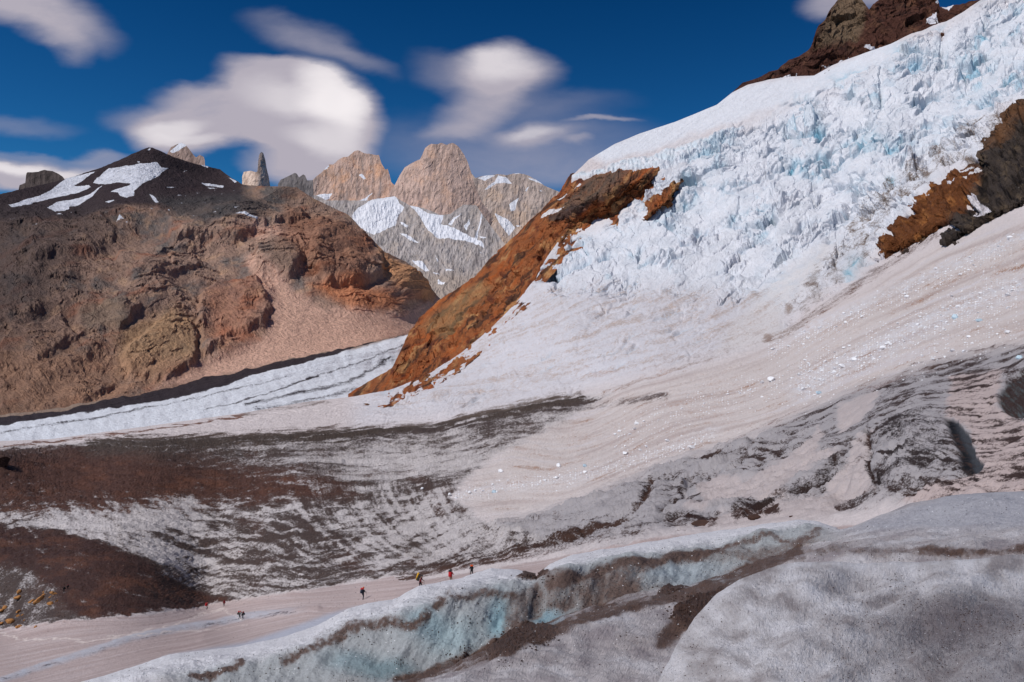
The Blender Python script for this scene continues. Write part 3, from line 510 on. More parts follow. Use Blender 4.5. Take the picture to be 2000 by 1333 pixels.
top_dirt = line(wx, wy, [(370, 1322), (430, 1312), (470, 1296)], 7, 6) * 1.2 + line(wx, wy, [(560, 1290), (640, 1252), (700, 1222), (760, 1216), (800, 1226), (830, 1206)], 9, 9) * .9 + line(wx, wy, [(852, 1186), (862, 1176)], 8, 7) + line(wx, wy, [(880, 1166), (950, 1160), (1000, 1168)], 7, 8) * .7 + line(wx, wy, [(1400, 1066), (1500, 1052), (1560, 1062), (1600, 1046)], 6, 6) * .7 + line(wx, wy, [(1080, 1150), (1200, 1110), (1300, 1098), (1380, 1078)], 7, 7) * .6
cov += top_dirt * (.9 + fbm(X / 9, Y / 8, 0, 3)) + .35 * WALL * sst(.5, 1, tw) * (1 - .6 * np.exp(-((X - 900) / 120) ** 2))
cov += .35 * np.exp(-((X - 1250) / 80) ** 2 - ((Y - 1255) / 18) ** 2)
cov += .3 * np.exp(-((X - 1020) / 90) ** 2 - ((Y - 1290) / 14) ** 2)
dc = mix(dc, lin(86, 64, 54), np.clip(chan, 0, 1) * .8); dc = mix(dc, lin(72, 50, 40), HEAP); dc = mix(dc, lin(104, 84, 76), top_dirt.clip(0, 1))
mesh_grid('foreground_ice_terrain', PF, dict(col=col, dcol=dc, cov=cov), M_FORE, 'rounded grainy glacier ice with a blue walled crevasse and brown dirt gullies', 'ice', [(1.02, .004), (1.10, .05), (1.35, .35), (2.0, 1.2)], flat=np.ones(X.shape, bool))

# nearest dome of ice, at the photographer's feet
ytd = interp([(1180, 1560), (1230, 1440), (1270, 1372), (1292, 1330), (1310, 1288), (1325, 1256), (1345, 1226), (1370, 1196), (1400, 1167), (1440, 1141), (1480, 1123), (1520, 1111), (1560, 1105), (1700, 1101), (1850, 1096), (2000, 1086), (2150, 1080)])
xd = np.r_[np.linspace(1180, 2150, 700), np.linspace(2160, 5400, 130)]; td = np.linspace(0, 1, 330)[:, None]
X = np.broadcast_to(xd, (330, xd.size)).copy(); Y = 1570 + (ytd(xd) - 1570) * td
DD = RBF(L_([(1180, 1570, 3.6), (1230, 1440, 4.6), (1292, 1330, 5.6), (1345, 1226, 6.8), (1400, 1167, 7.8), (1480, 1123, 8.8), (1560, 1105, 9.4), (1700, 1101, 9.8), (1850, 1096, 9.8), (2000, 1086, 9.8), (2150, 1080, 9.8),
  (1500, 1180, 6.4), (1700, 1160, 6.8), (1850, 1160, 6.8), (2100, 1150, 6.6), (1400, 1260, 5.0), (1600, 1270, 4.4), (1800, 1230, 5.2), (1850, 1290, 4.2), (2100, 1260, 4.4), (1400, 1400, 3.6), (1700, 1400, 3.3), (2100, 1400, 3.1), (1400, 1570, 2.4), (1700, 1570, 2.3), (2150, 1570, 2.2)]), 1e-3)
B = unproj(X, Y, np.exp(DD(np.minimum(X, 2150), Y))); qx, qy, qz = qn(B)
h = 40 * fbm(X / 190, Y / 110 + X / 400, 2., 3) + 7 * fbm(X / 56, Y / 36, 5., 3, .5) + 1.0 * fbm(qx / 14, qy / 14, qz / 14, 3, .6) + 1.3 * blocks(X / 6, Y / 4.5, 1, 5)[0] + .9 * fbm(X / 24, Y / 16, 8., 3, .5, True) + 1.1 * (np.random.RandomState(5).rand(*X.shape) - .5)
h *= .3 + .7 * sst(0, 16, Y - ytd(X)); PD = displace(B, h)
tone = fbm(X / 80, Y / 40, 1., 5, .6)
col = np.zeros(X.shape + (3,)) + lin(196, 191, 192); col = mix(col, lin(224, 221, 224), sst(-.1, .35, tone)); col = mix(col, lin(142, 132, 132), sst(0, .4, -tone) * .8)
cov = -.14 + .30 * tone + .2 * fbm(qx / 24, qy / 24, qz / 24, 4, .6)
cov += .62 * np.exp(-((X - 1890) / 190) ** 2 - ((Y - 1205 + (X - 1890) * .12) / 50) ** 2) + .62 * sst(1130, 1300, Y) * sst(1500, 1850, X) + .36 * np.exp(-((X - 1370) / 70) ** 2 - ((Y - 1310) / 60) ** 2) + .2 * np.exp(-((X - 1350) / 60) ** 2 - ((Y - 1200) / 60) ** 2)  # grit cover, thickened so the right also carries painted corner darkening
dc = np.zeros_like(col) + lin(108, 98, 100)
SD = (*proj(PD), PD)
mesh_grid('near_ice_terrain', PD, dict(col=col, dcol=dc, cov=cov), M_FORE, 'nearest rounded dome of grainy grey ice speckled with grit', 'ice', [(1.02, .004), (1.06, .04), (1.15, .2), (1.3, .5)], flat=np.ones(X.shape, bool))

# ================================================================== valley glacier
ytv = interp([(-150, 820), (0, 805), (200, 780), (400, 730), (500, 700), (650, 665), (800, 640), (1000, 600)])
ybv = interp([(-150, 905), (0, 890), (250, 865), (480, 835), (690, 800), (1000, 760)])
X, Y = grid(-150, 940, 620, ytv, ybv, 210)
s_ = (Y - ytv(X)) / (ybv(X) - ytv(X)); zz = -222 + 74 * sst(300, 850, X) * (1 - sst(.05, .6, s_)); B = unproj(X, Y, -zz * F / (Y - HOR + 0.0)); qx, qy, qz = qn(B)
s_ = (Y - ytv(X)) / (ybv(X) - ytv(X))                      # across the ice stream
vst = fbm(s_ * 14 + .5 * fbm(X / 200, s_ * 3, 0, 2), X / 170, 0, 5, .6)
B[..., 2] += (3.5 * vst + 3 * fbm(qx / 30, qy / 120, 0, 3)) * B[..., 1] / F
col = np.zeros(X.shape + (3,)) + lin(226, 228, 234); dc = np.zeros_like(col) + lin(58, 50, 54)
cov = -.15 + .55 * vst + .0 * X; cov -= .25 * sst(.3, 1, s_)
wx = X + 10 * fbm(X / 30, Y / 12, 0, 3); wy = Y + 4 * fbm(X / 30, Y / 12, 4, 3)
mor = poly(wx, wy, [(-200, 805), (0, 815), (120, 803), (280, 763), (400, 730), (560, 704), (700, 672), (850, 628), (850, 640), (700, 678), (600, 708), (500, 730), (430, 756), (340, 778), (200, 800), (0, 830), (-200, 850)], 3)
cov += 1.9 * mor; dc = mix(dc, lin(46, 36, 40), mor)
for l_, wd, am in (([(480, 790), (600, 765), (680, 748), (760, 700)], 4, .9), ([(400, 800), (520, 770), (620, 735)], 2, .9), ([(0, 845), (200, 815), (400, 775), (560, 735)], 2, .7), ([(500, 800), (640, 775), (700, 760)], 6, .8), ([(600, 740), (700, 710), (800, 670)], 2, .7)):
    cov += am * line(wx, wy, l_, wd, wd)
scree = poly(X, Y, [(-200, 820), (0, 822), (120, 810), (280, 772), (400, 738), (560, 710), (700, 680), (850, 638), (850, 600), (-200, 700)], 3); col = mix(col, lin(150, 128, 112), scree); cov = cov - 1.5 * scree * (1 - mor)
S6 = (*proj(B), B)
mesh_grid('valley_glacier_terrain', B, dict(col=col, dcol=dc, cov=cov, flow=np.stack([X / 50, s_ * 22, 0 * X], -1)), M_ICE, 'flat white glacier tongue with dark debris stripes below the brown mountain', 'glacier')

# ================================================================== rocks
def rock_sheet(name, x0, x1, nx, ny, top, bot, depth, colour, amp=1.0, mat=None, label='', cat='mountain', backs=((1.01, -.0), (1.06, .05), (1.25, .25), (1.6, .6)), grain=(1, 1), crag=0.0, relief=None, facet=(1.0, 1.0, .3), edge=16, ebot=1.):
    yt = interp(top); yb = interp(bot); X, Y = grid(x0, x1, nx, yt, yb, ny)
    jag = crag * fbm(X / 14, 0 * X, len(name), 4, .65); Y = Y + jag * sst(40, 0, Y - yt(X))
    B = unproj(X, Y, depth(X, Y)); qx, qy, qz = qn(B)
    gx, gz = grain
    h = amp * (9 * fbm(qx / 90, qy / 140, qz / 90, 4, .5, True) + 4.5 * fbm(qx / 30 * gx, qy / 60, qz / 30 * gz, 5, .58, True) + 1.6 * fbm(qx / 8 * gx, qy / 20, qz / 8 * gz, 4, .6))
    th = facet[2]; ua = X * math.cos(th) - Y * math.sin(th) + 8 * fbm(X / 30, Y / 30, 1., 3); va = X * math.sin(th) + Y * math.cos(th) + 8 * fbm(X / 30, Y / 30, 5., 3)
    fs = facet[0]; h = h + facet[1] * (7 * blocks(ua / (44 * fs), va / (22 * fs), 1.3, 21)[0] + 4 * blocks(ua / (17 * fs), va / (10 * fs), 1.3, 22)[0] + 1.6 * blocks(ua / 7, va / 5, 1.2, 23)[0])
    if relief is not None: h = relief(X, Y, qx, qy, qz, h)
    h = h - h.mean(); h *= .2 + .8 * sst(0, edge, Y - yt(X))
    h *= .25 + .75 * sst(0, ebot, yb(X) - Y)
    P = displace(B, h)
    col, dc, cov = colour(X, Y, X + 9 * fbm(qx / 22, qz / 22, qy / 40, 4, .6), Y + 6 * fbm(qx / 22 + 5, qz / 22, qy / 40, 4, .6), h)
    mesh_grid(name, P, dict(col=col, dcol=dc, cov=cov), mat or M_ROCK, label, cat, backs, flat=np.ones(X.shape, bool))
    return (*proj(P), P)
def zs(l, s=.35, ox=0, oy=0): return [(ox + a * s, oy + b * s) for a, b in l]

# left mountain
DM = RBF(L_([(-150, 850, 1150), (0, 830, 1230), (200, 795, 1420), (400, 740, 1700), (520, 715, 1850), (650, 690, 2020), (800, 650, 2680), (900, 630, 2950), (860, 575, 2980), (750, 490, 2950), (640, 400, 3300), (580, 365, 3500), (560, 520, 2450), (640, 560, 2450), (640, 630, 2200), (720, 620, 2430), (560, 640, 2080),
  (500, 420, 3050), (300, 450, 2850), (290, 287, 3700), (430, 330, 3900), (120, 350, 3600), (0, 378, 3300), (-150, 400, 3200), (0, 600, 1850), (0, 480, 2500), (200, 650, 1900), (430, 600, 2050), (300, 560, 2200), (460, 680, 1900), (150, 720, 1600), (300, 720, 1680)]), 1e-3)
def mcol(X, Y, wx, wy, h):
    n1 = fbm(X / 70, Y / 45, 2, 4, .6); n2 = fbm(X / 30, Y / 18, 5, 4, .6); n3 = fbm(X / 110 + Y / 60, Y / 40, 9, 4, .6)
    col = np.zeros(X.shape + (3,)) + lin(142, 116, 102)
    col = mix(col, lin(104, 96, 92), sst(0, .35, n1)); col = mix(col, lin(168, 136, 112), sst(0, .45, n2) * .8); col = mix(col, lin(146, 88, 62), sst(.05, .45, n3) * .75)
    col = mix(col, lin(84, 64, 58), (1 - sst(0, 380, X + (Y - 520) * .4)) * .5)  # lens fall-off painted into the rock, darker to the left
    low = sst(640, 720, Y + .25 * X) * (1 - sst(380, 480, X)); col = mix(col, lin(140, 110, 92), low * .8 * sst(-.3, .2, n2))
    scr = poly(wx, wy, [(300, 762), (385, 715), (440, 690), (520, 650), (540, 600), (500, 560), (480, 500), (520, 520), (570, 560), (640, 600), (700, 590), (790, 610), (860, 575), (900, 600), (860, 640), (650, 690), (500, 720), (400, 745)], 9)
    scr = np.maximum(scr, .7 * poly(wx, wy, [(470, 440), (560, 440), (620, 480), (540, 500), (500, 470)], 16)); col = mix(col, lin(186, 150, 132), scr * .95)
    for p_, cl, am, so_ in (([(395, 560), (500, 545), (525, 600), (500, 650), (440, 690), (400, 650)], (150, 96, 72), .45, 24), ([(560, 400), (680, 440), (740, 500), (700, 545), (620, 550), (540, 500)], (132, 92, 72), .75, 18), ([(600, 560), (700, 540), (790, 590), (770, 600), (690, 600)], (176, 112, 76), .8, 10), ([(740, 480), (850, 570), (850, 585), (790, 570), (740, 530)], (184, 134, 94), .8, 8),
            ([(240, 640), (340, 610), (385, 650), (380, 710), (300, 740), (230, 720)], (160, 128, 96), .7, 18), ([(0, 700), (200, 690), (380, 720), (200, 790), (0, 810)], (160, 122, 98), .5, 20), ([(520, 470), (580, 500), (560, 540), (500, 530)], (110, 92, 80), .5, 14), ([(150, 600), (240, 590), (250, 640), (170, 650)], (120, 104, 90), .6, 10)):
        col = mix(col, lin(*cl), poly(wx, wy, p_, so_) * am)
    top = poly(wx, wy, [(-200, 380), (0, 370), (290, 270), (345, 295), (430, 320), (480, 355), (470, 395), (420, 400), (340, 400), (250, 400), (120, 425), (-200, 430)], 12); col = mix(col, lin(56, 46, 50), top * .97)
    col = mix(col, lin(70, 66, 66), poly(wx, wy, [(290, 380), (480, 370), (520, 400), (500, 440), (400, 440), (330, 410)], 14) * .85)
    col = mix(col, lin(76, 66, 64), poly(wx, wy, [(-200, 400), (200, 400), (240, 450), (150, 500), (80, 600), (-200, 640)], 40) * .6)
    sn = np.zeros(X.shape, np.float32); sx = X + .35 * (wx - X); sy = Y + .35 * (wy - Y)
    for p_ in ([(520, 985), (600, 930), (680, 915), (770, 893), (880, 886), (905, 915), (955, 913), (905, 945), (890, 965), (840, 990), (790, 1010), (760, 1035), (740, 1050), (745, 1080), (700, 1092), (660, 1080), (650, 1060), (605, 1055), (640, 1035), (700, 1022), (722, 1012), (640, 1003), (570, 1012), (505, 1005)],
               [(480, 1010), (500, 1022), (430, 1050), (300, 1078), (170, 1112), (60, 1142), (35, 1125), (150, 1088), (270, 1045), (380, 985), (545, 948), (400, 1015)], [(255, 1140), (310, 1100), (400, 1080), (480, 1060), (565, 1010), (500, 1070), (420, 1115), (350, 1148), (300, 1158)],
               [(825, 1065), (850, 1070), (885, 1115), (865, 1122)], [(1088, 885), (1165, 915), (1160, 935), (1110, 912)], [(1110, 1000), (1250, 1015), (1240, 1032), (1150, 1018)], [(1262, 975), (1325, 1010), (1310, 1015)], [(565, 1105), (640, 1095), (600, 1118)], [(900, 1030), (1000, 1020), (960, 1032)], [(1298, 1228), (1330, 1228), (1440, 1255), (1430, 1270), (1380, 1258)], [(168, 1272), (230, 1270), (200, 1282)], [(400, 1250), (415, 1215), (395, 1245)], [(640, 1230), (700, 1228), (670, 1212)], [(818, 832), (840, 818), (838, 835)], [(745, 885), (775, 882), (770, 892)], [(300, 1170), (360, 1180), (330, 1165)], [(1025, 930), (1055, 930), (1040, 937)], [(920, 1145), (955, 1160), (940, 1162)], [(1050, 1190), (1110, 1215), (1090, 1212)], [(1145, 1022), (1215, 1030), (1180, 1036)]):
        sn = np.maximum(sn, poly(sx, sy, zs(p_), 1.6))
    cov = -1.2 + 2.4 * sn + .25 * fbm(X / 5, Y / 4, 1, 3) * sn
    cov = np.maximum(cov, -.12 + 1.3 * fbm(X / 18, Y / 7, 3., 4, .6) - 3 * (1 - poly(X, Y, [(0, 390), (250, 380), (440, 330), (520, 400), (500, 440), (300, 460), (0, 440)], 20)))
    return (col * np.array([1.0, .985, .97]) * (1.15 + .48 * sst(350, 470, Y) * sst(-100, 500, X))[..., None]).clip(0, .8), np.zeros_like(col) + lin(232, 232, 240), cov  # rock lightened towards the right, sunlight put into its colour
def m_relief(X, Y, qx, qy, qz, h0):
    a = fbm(X / 150 + .3 * Y / 100, Y / 110, 1., 3, .5); b = fbm(X / 62 + 2, Y / 44 - X / 160, 4., 4, .55, True); c = fbm(X / 24, Y / 15 - X / 70, 7., 4, .6, True); d = fbm(X / 7, Y / 6, 2., 3, .6)
    rough = .35 + .65 * sst(-.25, .3, fbm(X / 80, Y / 50, 8., 3))
    scr = poly(X, Y, [(385, 715), (440, 690), (520, 650), (540, 600), (520, 540), (640, 590), (790, 605), (860, 575), (900, 600), (860, 640), (650, 690), (400, 745)], 20); rough = rough * (1 - .85 * scr)
    ter = (Y - .16 * X + 34 * fbm(X / 90, Y / 60, 3., 3)) / 24; ter = (ter - np.floor(ter)) ** 2; b1_ = blocks(X / 30 + b, (Y - .2 * X) / 15, 1.3, 31)[0]; b2_ = blocks(X / 12, (Y - .2 * X) / 7, 1.3, 32)[0]
    g = 0
    for x, y, sx, sy, am in ((450, 610, 90, 70, 9), (330, 690, 90, 50, 18), (620, 480, 90, 60, 16), (540, 500, 60, 50, 5), (200, 590, 120, 30, 10), (100, 680, 140, 40, 12), (790, 540, 50, 40, 12), (330, 540, 120, 40, 10), (80, 520, 90, 50, 12)):
        g = g + am * np.exp(-((X - x) / sx) ** 2 - ((Y - y) / sy) ** 2)
    top = 1 - sst(360, 440, Y); xw = X + 10 * fbm(X / 20, Y / 20, 3., 3); yw = Y + 8 * fbm(X / 20, Y / 20, 8., 3)
    for am, p_ in ((13, [(640, 450), (700, 445), (745, 490), (745, 540), (700, 550), (640, 552), (600, 520), (610, 470)]), (10, [(500, 490), (530, 475), (570, 480), (590, 520), (565, 548), (520, 545), (495, 520)]), (13, [(395, 570), (440, 545), (500, 548), (527, 600), (515, 640), (460, 655), (400, 700), (385, 640)]),
        (11, [(240, 690), (300, 640), (350, 630), (385, 660), (380, 715), (320, 745), (250, 730)]), (9, [(155, 600), (240, 590), (270, 605), (235, 640), (150, 655)]), (12, [(330, 420), (430, 400), (560, 392), (600, 420), (520, 440), (470, 470), (330, 450)]), (10, [(60, 440), (200, 420), (230, 450), (180, 500), (60, 520)]), (8, [(760, 480), (840, 550), (850, 580), (790, 575), (750, 530)]),
        (9, [(20, 640), (120, 610), (150, 660), (60, 720), (-20, 720)]), (8, [(230, 480), (330, 470), (400, 510), (330, 540), (240, 530)]), (8, [(0, 740), (120, 720), (230, 740), (160, 790), (0, 800)])):
        g = g + am * poly(xw, yw, p_, 7)
    return (26 * a * (1 - .8 * scr) + g * (1 - .6 * scr) + .52 * rough * (14 * b + 5 * c + 1.6 * d + 6.5 * ter * sst(-.3, .2, a) + 6 * b1_ + 2.2 * b2_)) * (1 - .75 * top)
ybm = interp([(-150, 845), (0, 825), (120, 812), (280, 775), (400, 745), (560, 712), (700, 682), (850, 645), (880, 640)])
def mdepth(X, Y):
    yb_ = ybm(X) - 4; s_ = (yb_ - ytv(X)) / (ybv(X) - ytv(X)); zz = -222 + 74 * sst(300, 850, X) * (1 - sst(.05, .6, s_)); gb = -zz * F / np.maximum(yb_ - HOR, 45)
    a_ = np.exp(DM(X, Y)); b_ = gb * (1.0 + .0022 * (ybm(X) - Y)); m = np.clip((a_ - b_) / (.06 * b_), -1, 1)
    return np.where(m > 0, a_, b_) * 1.0
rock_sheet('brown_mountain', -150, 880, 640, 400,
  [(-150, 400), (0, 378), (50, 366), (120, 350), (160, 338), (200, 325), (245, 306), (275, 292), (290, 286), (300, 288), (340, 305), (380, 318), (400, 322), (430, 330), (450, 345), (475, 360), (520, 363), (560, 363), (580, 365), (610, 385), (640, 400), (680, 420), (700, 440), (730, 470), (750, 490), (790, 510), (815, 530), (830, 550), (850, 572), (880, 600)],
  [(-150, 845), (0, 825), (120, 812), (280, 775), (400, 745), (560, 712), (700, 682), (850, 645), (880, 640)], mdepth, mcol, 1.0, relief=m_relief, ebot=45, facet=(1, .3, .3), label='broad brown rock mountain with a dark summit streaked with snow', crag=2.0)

# small summits behind the brown mountain
def gcol(base, lo, ins=None, snow=()):
    def f(X, Y, wx, wy, h):
        n1 = fbm(X / 9, Y / 60, 2, 4, .62); n2 = fbm(X / 40, Y / 40, 5, 4, .6); n4 = fbm(X / 10 + Y / 26, Y / 34, 12, 4, .62, True)
        col = np.zeros(X.shape + (3,)) + lin(*base); col = mix(col, lin(*lo), sst(-.05, .4, n1)); col = col * (1 - .38 * sst(.45, .8, n4))[..., None] 
        if ins: col = mix(col, lin(*ins), sst(0, .4, n2) * .7)
        sn = np.zeros(X.shape, np.float32)
        for p_ in snow: sn = np.maximum(sn, poly(X + .3 * (wx - X), Y + .3 * (wy - Y), p_, 4.5))
        return col, np.zeros_like(col) + lin(238, 238, 244), -.75 + 2.2 * sn
    return f
def K(v): return lambda X, Y: v * (1 - .0007 * (Y - 330))
SP = dict(grain=(2.0, .3), mat=M_FAR, facet=(.6, .10, 1.35))
rock_sheet('snow_dusted_mountain', 318, 400, 90, 60, [(318, 318), (328, 298), (334, 288), (345, 283), (354, 279), (362, 283), (370, 292), (378, 303), (383, 308), (390, 303), (398, 307), (400, 314)], [(318, 330), (400, 345)], K(6500),
  gcol((176, 150, 138), (140, 116, 106), None, [[(330, 296), (352, 278), (366, 284), (346, 296), (336, 300)]]), .35, label='pinkish rounded summit dusted with snow behind the dark peak', crag=1.5, **SP)
rock_sheet('stump_mountain', 36, 126, 80, 50, [(36, 372), (38, 362), (50, 358), (51, 340), (54, 337), (75, 336), (86, 332), (104, 335), (114, 340), (122, 345), (126, 350)], [(36, 385), (126, 368)], K(5500), gcol((96, 84, 80), (70, 60, 58)), .4, label='dark flat-topped rock stump at the far end of the ridge', crag=1.0, **SP)
rock_sheet('needle_spire_mountain', 473, 528, 70, 90, [(473, 345), (476, 336), (490, 334), (500, 337), (503, 335), (504, 318), (506, 303), (510, 297), (514, 299), (518, 312), (521, 330), (525, 345), (528, 364)], [(473, 372), (528, 376)], lambda X, Y: 4900 * (1 - .0006 * (Y - 330) + .00004 * (X - 500) ** 2), gcol((236, 208, 188), (204, 172, 152), None), .3, label='slender rock needle standing on the ridge left of the granite towers', crag=.8, **SP)
rock_sheet('slanted_slab_mountain', 543, 612, 80, 60, [(543, 360), (548, 352), (560, 346), (576, 338), (580, 340), (584, 347), (592, 341), (596, 343), (600, 353), (612, 352)], [(543, 375), (612, 420)], K(7000), gcol((134, 126, 124), (104, 96, 96)), .35, label='grey slanted rock slabs between needle spire and granite towers', crag=.8, **SP)
z2 = lambda l: zs(l, .35, 500, 200)  # granite tower colours below are paled, distance haze put into the rock
SN_A = [z2([(566, 400), (590, 395), (615, 425), (600, 430)]), z2([(335, 520), (370, 510), (430, 512), (385, 560), (345, 540)]), z2([(600, 440), (650, 480), (680, 492), (640, 475)]), z2([(370, 372), (400, 348), (412, 360), (385, 380)]), z2([(560, 555), (620, 530), (660, 500), (600, 570)])]
rock_sheet('west_granite_mountain', 590, 800, 210, 150, [(590, 372), (600, 362), (618, 345), (632, 333), (643, 322), (650, 322), (662, 312), (672, 307), (680, 306), (690, 298), (700, 294), (712, 300), (722, 302), (740, 303), (745, 320), (752, 332), (757, 330), (761, 342), (764, 356), (772, 364), (785, 372), (800, 380)],
  [(590, 440), (800, 470)], lambda X, Y: 8600 - 6 * (Y - 300), gcol((214, 180, 162), (170, 150, 142), (222, 168, 130), SN_A), .5, label='jagged tawny granite tower left of the tall broad tower', crag=2.5, **SP)
rock_sheet('central_granite_mountain', 762, 960, 220, 190, [(762, 375), (772, 360), (780, 344), (790, 328), (805, 318), (820, 312), (826, 300), (830, 290), (842, 281), (852, 282), (862, 280), (872, 283), (884, 279), (896, 287), (905, 300), (914, 318), (920, 336), (926, 358), (934, 378), (942, 396), (960, 420)],
  [(762, 460), (960, 500)], lambda X, Y: 8200 - 4.5 * (Y - 300) + 5000 * ((X - 850) / 500) ** 2, gcol((220, 188, 172), (182, 156, 146), (226, 184, 158), [z2([(905, 320), (915, 315), (912, 325)])]), .26, label='tallest broad granite tower with sheer pale walls', crag=2.0, **SP)
SN_C = [z2([(1270, 490), (1330, 440), (1350, 405), (1400, 420), (1430, 455), (1340, 455), (1290, 490)]), z2([(1515, 420), (1560, 430), (1670, 488), (1600, 460), (1530, 435)]), z2([(1410, 570), (1465, 535), (1450, 600), (1425, 610)]), z2([(1235, 425), (1290, 405), (1340, 408), (1280, 440)]), z2([(1330, 615), (1400, 650), (1450, 700), (1410, 750), (1370, 700)]), z2([(1570, 490), (1600, 495), (1590, 500)]), z2([(1445, 680), (1490, 685), (1460, 695)]), z2([(1500, 490), (1530, 465), (1510, 500)]), z2([(1420, 392), (1490, 395), (1450, 402)])]
rock_sheet('east_granite_mountain', 900, 1130, 230, 170, [(900, 330), (920, 338), (928, 348), (945, 344), (970, 341), (990, 342), (1012, 338), (1025, 341), (1045, 350), (1062, 362), (1080, 370), (1100, 378), (1130, 385)],
  [(900, 480), (1000, 540), (1130, 520)], lambda X, Y: 9800 - 6 * (Y - 340), gcol((202, 182, 170), (170, 154, 148), (206, 178, 156), SN_C), .5, label='lower granite ridge capped with snow right of the broad tower', crag=2.0, **SP)
SN_F = [z2([(535, 630), (570, 585), (620, 560), (680, 530), (780, 515), (800, 560), (828, 585), (790, 640), (780, 690), (720, 712), (660, 740), (600, 712), (540, 685)]), z2([(830, 555), (900, 585), (960, 620), (1050, 630), (1030, 670), (1100, 700), (1180, 740), (1270, 790), (1280, 818), (1200, 785), (1100, 770), (1010, 762), (960, 720), (930, 660), (880, 600)]),
  z2([(800, 655), (850, 690), (840, 710), (815, 690)]), z2([(790, 720), (860, 745), (920, 785), (860, 770)]), z2([(870, 885), (930, 890), (970, 945), (940, 945), (900, 920)]), z2([(1010, 985), (1060, 1000), (1050, 1022), (1015, 1010)]), z2([(1070, 680), (1100, 640), (1155, 620), (1110, 660), (1090, 690)]), z2([(1160, 700), (1190, 645), (1195, 680), (1175, 720)]), z2([(1215, 770), (1240, 690), (1262, 610), (1265, 640), (1245, 710), (1232, 775)]), z2([(1265, 580), (1300, 620), (1310, 650), (1280, 615)]),
  z2([(1000, 850), (1020, 890), (1010, 895)]), z2([(1050, 930), (1120, 940), (1060, 948)]), z2([(970, 950), (1030, 955), (1000, 962)]), z2([(690, 790), (720, 815), (705, 808)]), z2([(1240, 745), (1290, 760), (1260, 770)]), z2([(1235, 835), (1275, 842), (1250, 845)])]
def apron(X, Y, wx, wy, h):
    c, d, v = gcol((188, 178, 174), (158, 148, 146), (198, 182, 170), SN_F)(X, Y, wx, wy, h)
    c = mix(c, lin(176, 160, 148), sst(520, 548, wy) * .9); return c, d, v
rock_sheet('granite_foothill', 590, 1120, 460, 260, [(590, 372), (640, 392), (680, 392), (720, 392), (770, 384), (800, 402), (830, 408), (860, 420), (880, 418), (905, 400), (930, 402), (950, 430), (980, 470), (1000, 490), (1040, 480), (1120, 500)],
  [(590, 640), (1120, 640)], lambda X, Y: np.interp(Y, [370, 480, 545, 640], [7900, 7000, 6400, 4800]) + 0 * X, apron, .8, label='grey snow streaked foot slopes below the granite towers', crag=1.5, **SP)

# rust coloured spur, in front of the icefall
SPUR = [(686, 775), (720, 750), (765, 728), (780, 700), (800, 652), (820, 626), (860, 588), (900, 562), (930, 540), (955, 508), (985, 486), (1010, 462), (1040, 430), (1070, 402), (1095, 375), (1108, 352), (1130, 348), (1160, 342), (1200, 332), (1250, 330), (1292, 326),
        (1272, 355), (1258, 375), (1238, 388), (1226, 405), (1190, 420), (1150, 440), (1128, 452), (1100, 462), (1082, 480), (1055, 505), (1030, 535), (1008, 562), (1000, 580), (975, 600), (950, 625), (930, 640), (900, 668), (865, 690), (830, 722), (800, 738), (750, 755), (700, 770)]
def over(polyg, k=.10, wig=5.0, out=.05, ln_=26., kx=0.):
    def f(X, Y, k=k):
        k = k + kx * sst(1060, 1150, X)
        sd = sdist(X, Y, polyg) + 7 * (1 - sst(700, 820, X)) + kx * 150 * sst(1060, 1150, X) - 3 * (kx > 0) + wig * fbm(X / 16, Y / 16, 3.3, 4, .6)
        return np.exp(D5(X, Y)) * (1 + out - (k + out) * sst(-6, ln_, sd))
    return f
def rust(X, Y, wx, wy, h):
    wq = 14 * fbm(X / 50, Y / 50, 8., 3); n1 = fbm((X - Y) / 64, (X + Y + wq) / 24, 2, 5, .64); n2 = fbm((X - Y) / 36, (X + Y) / 20, 5, 5, .66); n3 = fbm((X - Y) / 130, (X + Y + wq) / 15, 9, 5, .62)
    col = np.zeros(X.shape + (3,)) + lin(160, 96, 58); col = mix(col, lin(200, 150, 100), sst(.0, .4, n1)); col = mix(col, lin(104, 56, 40), sst(.0, .35, n2)); col = mix(col, lin(70, 50, 42), sst(.04, .25, n3) * .85); col = mix(col, lin(188, 96, 42), sst(.05, .4, -n3) * .6)
    col = mix(col, lin(112, 96, 84), poly(wx, wy, [(1140, 345), (1200, 335), (1230, 335), (1190, 380), (1150, 400), (1100, 410), (1100, 385), (1140, 370)], 8) * .75)
    col = mix(col, lin(70, 66, 66), poly(wx, wy, [(1100, 405), (1160, 395), (1120, 425), (1080, 435), (1070, 425)], 5) * .8)
    col = mix(col, lin(176, 142, 100), poly(wx, wy, [(830, 640), (880, 590), (940, 550), (960, 560), (900, 620), (870, 660)], 12) * .5)
    sn = np.zeros(X.shape, np.float32)
    for p_ in (z2([(1590, 640), (1640, 600), (1740, 578), (1680, 615), (1590, 655)]), z2([(1670, 550), (1730, 505), (1738, 512), (1690, 545)]), z2([(1760, 490), (1810, 455), (1822, 460), (1780, 485)])): sn = np.maximum(sn, poly(X, Y, p_, 1.8))
    return col, np.zeros_like(col) + lin(236, 230, 230), -1.2 + 2.4 * sn
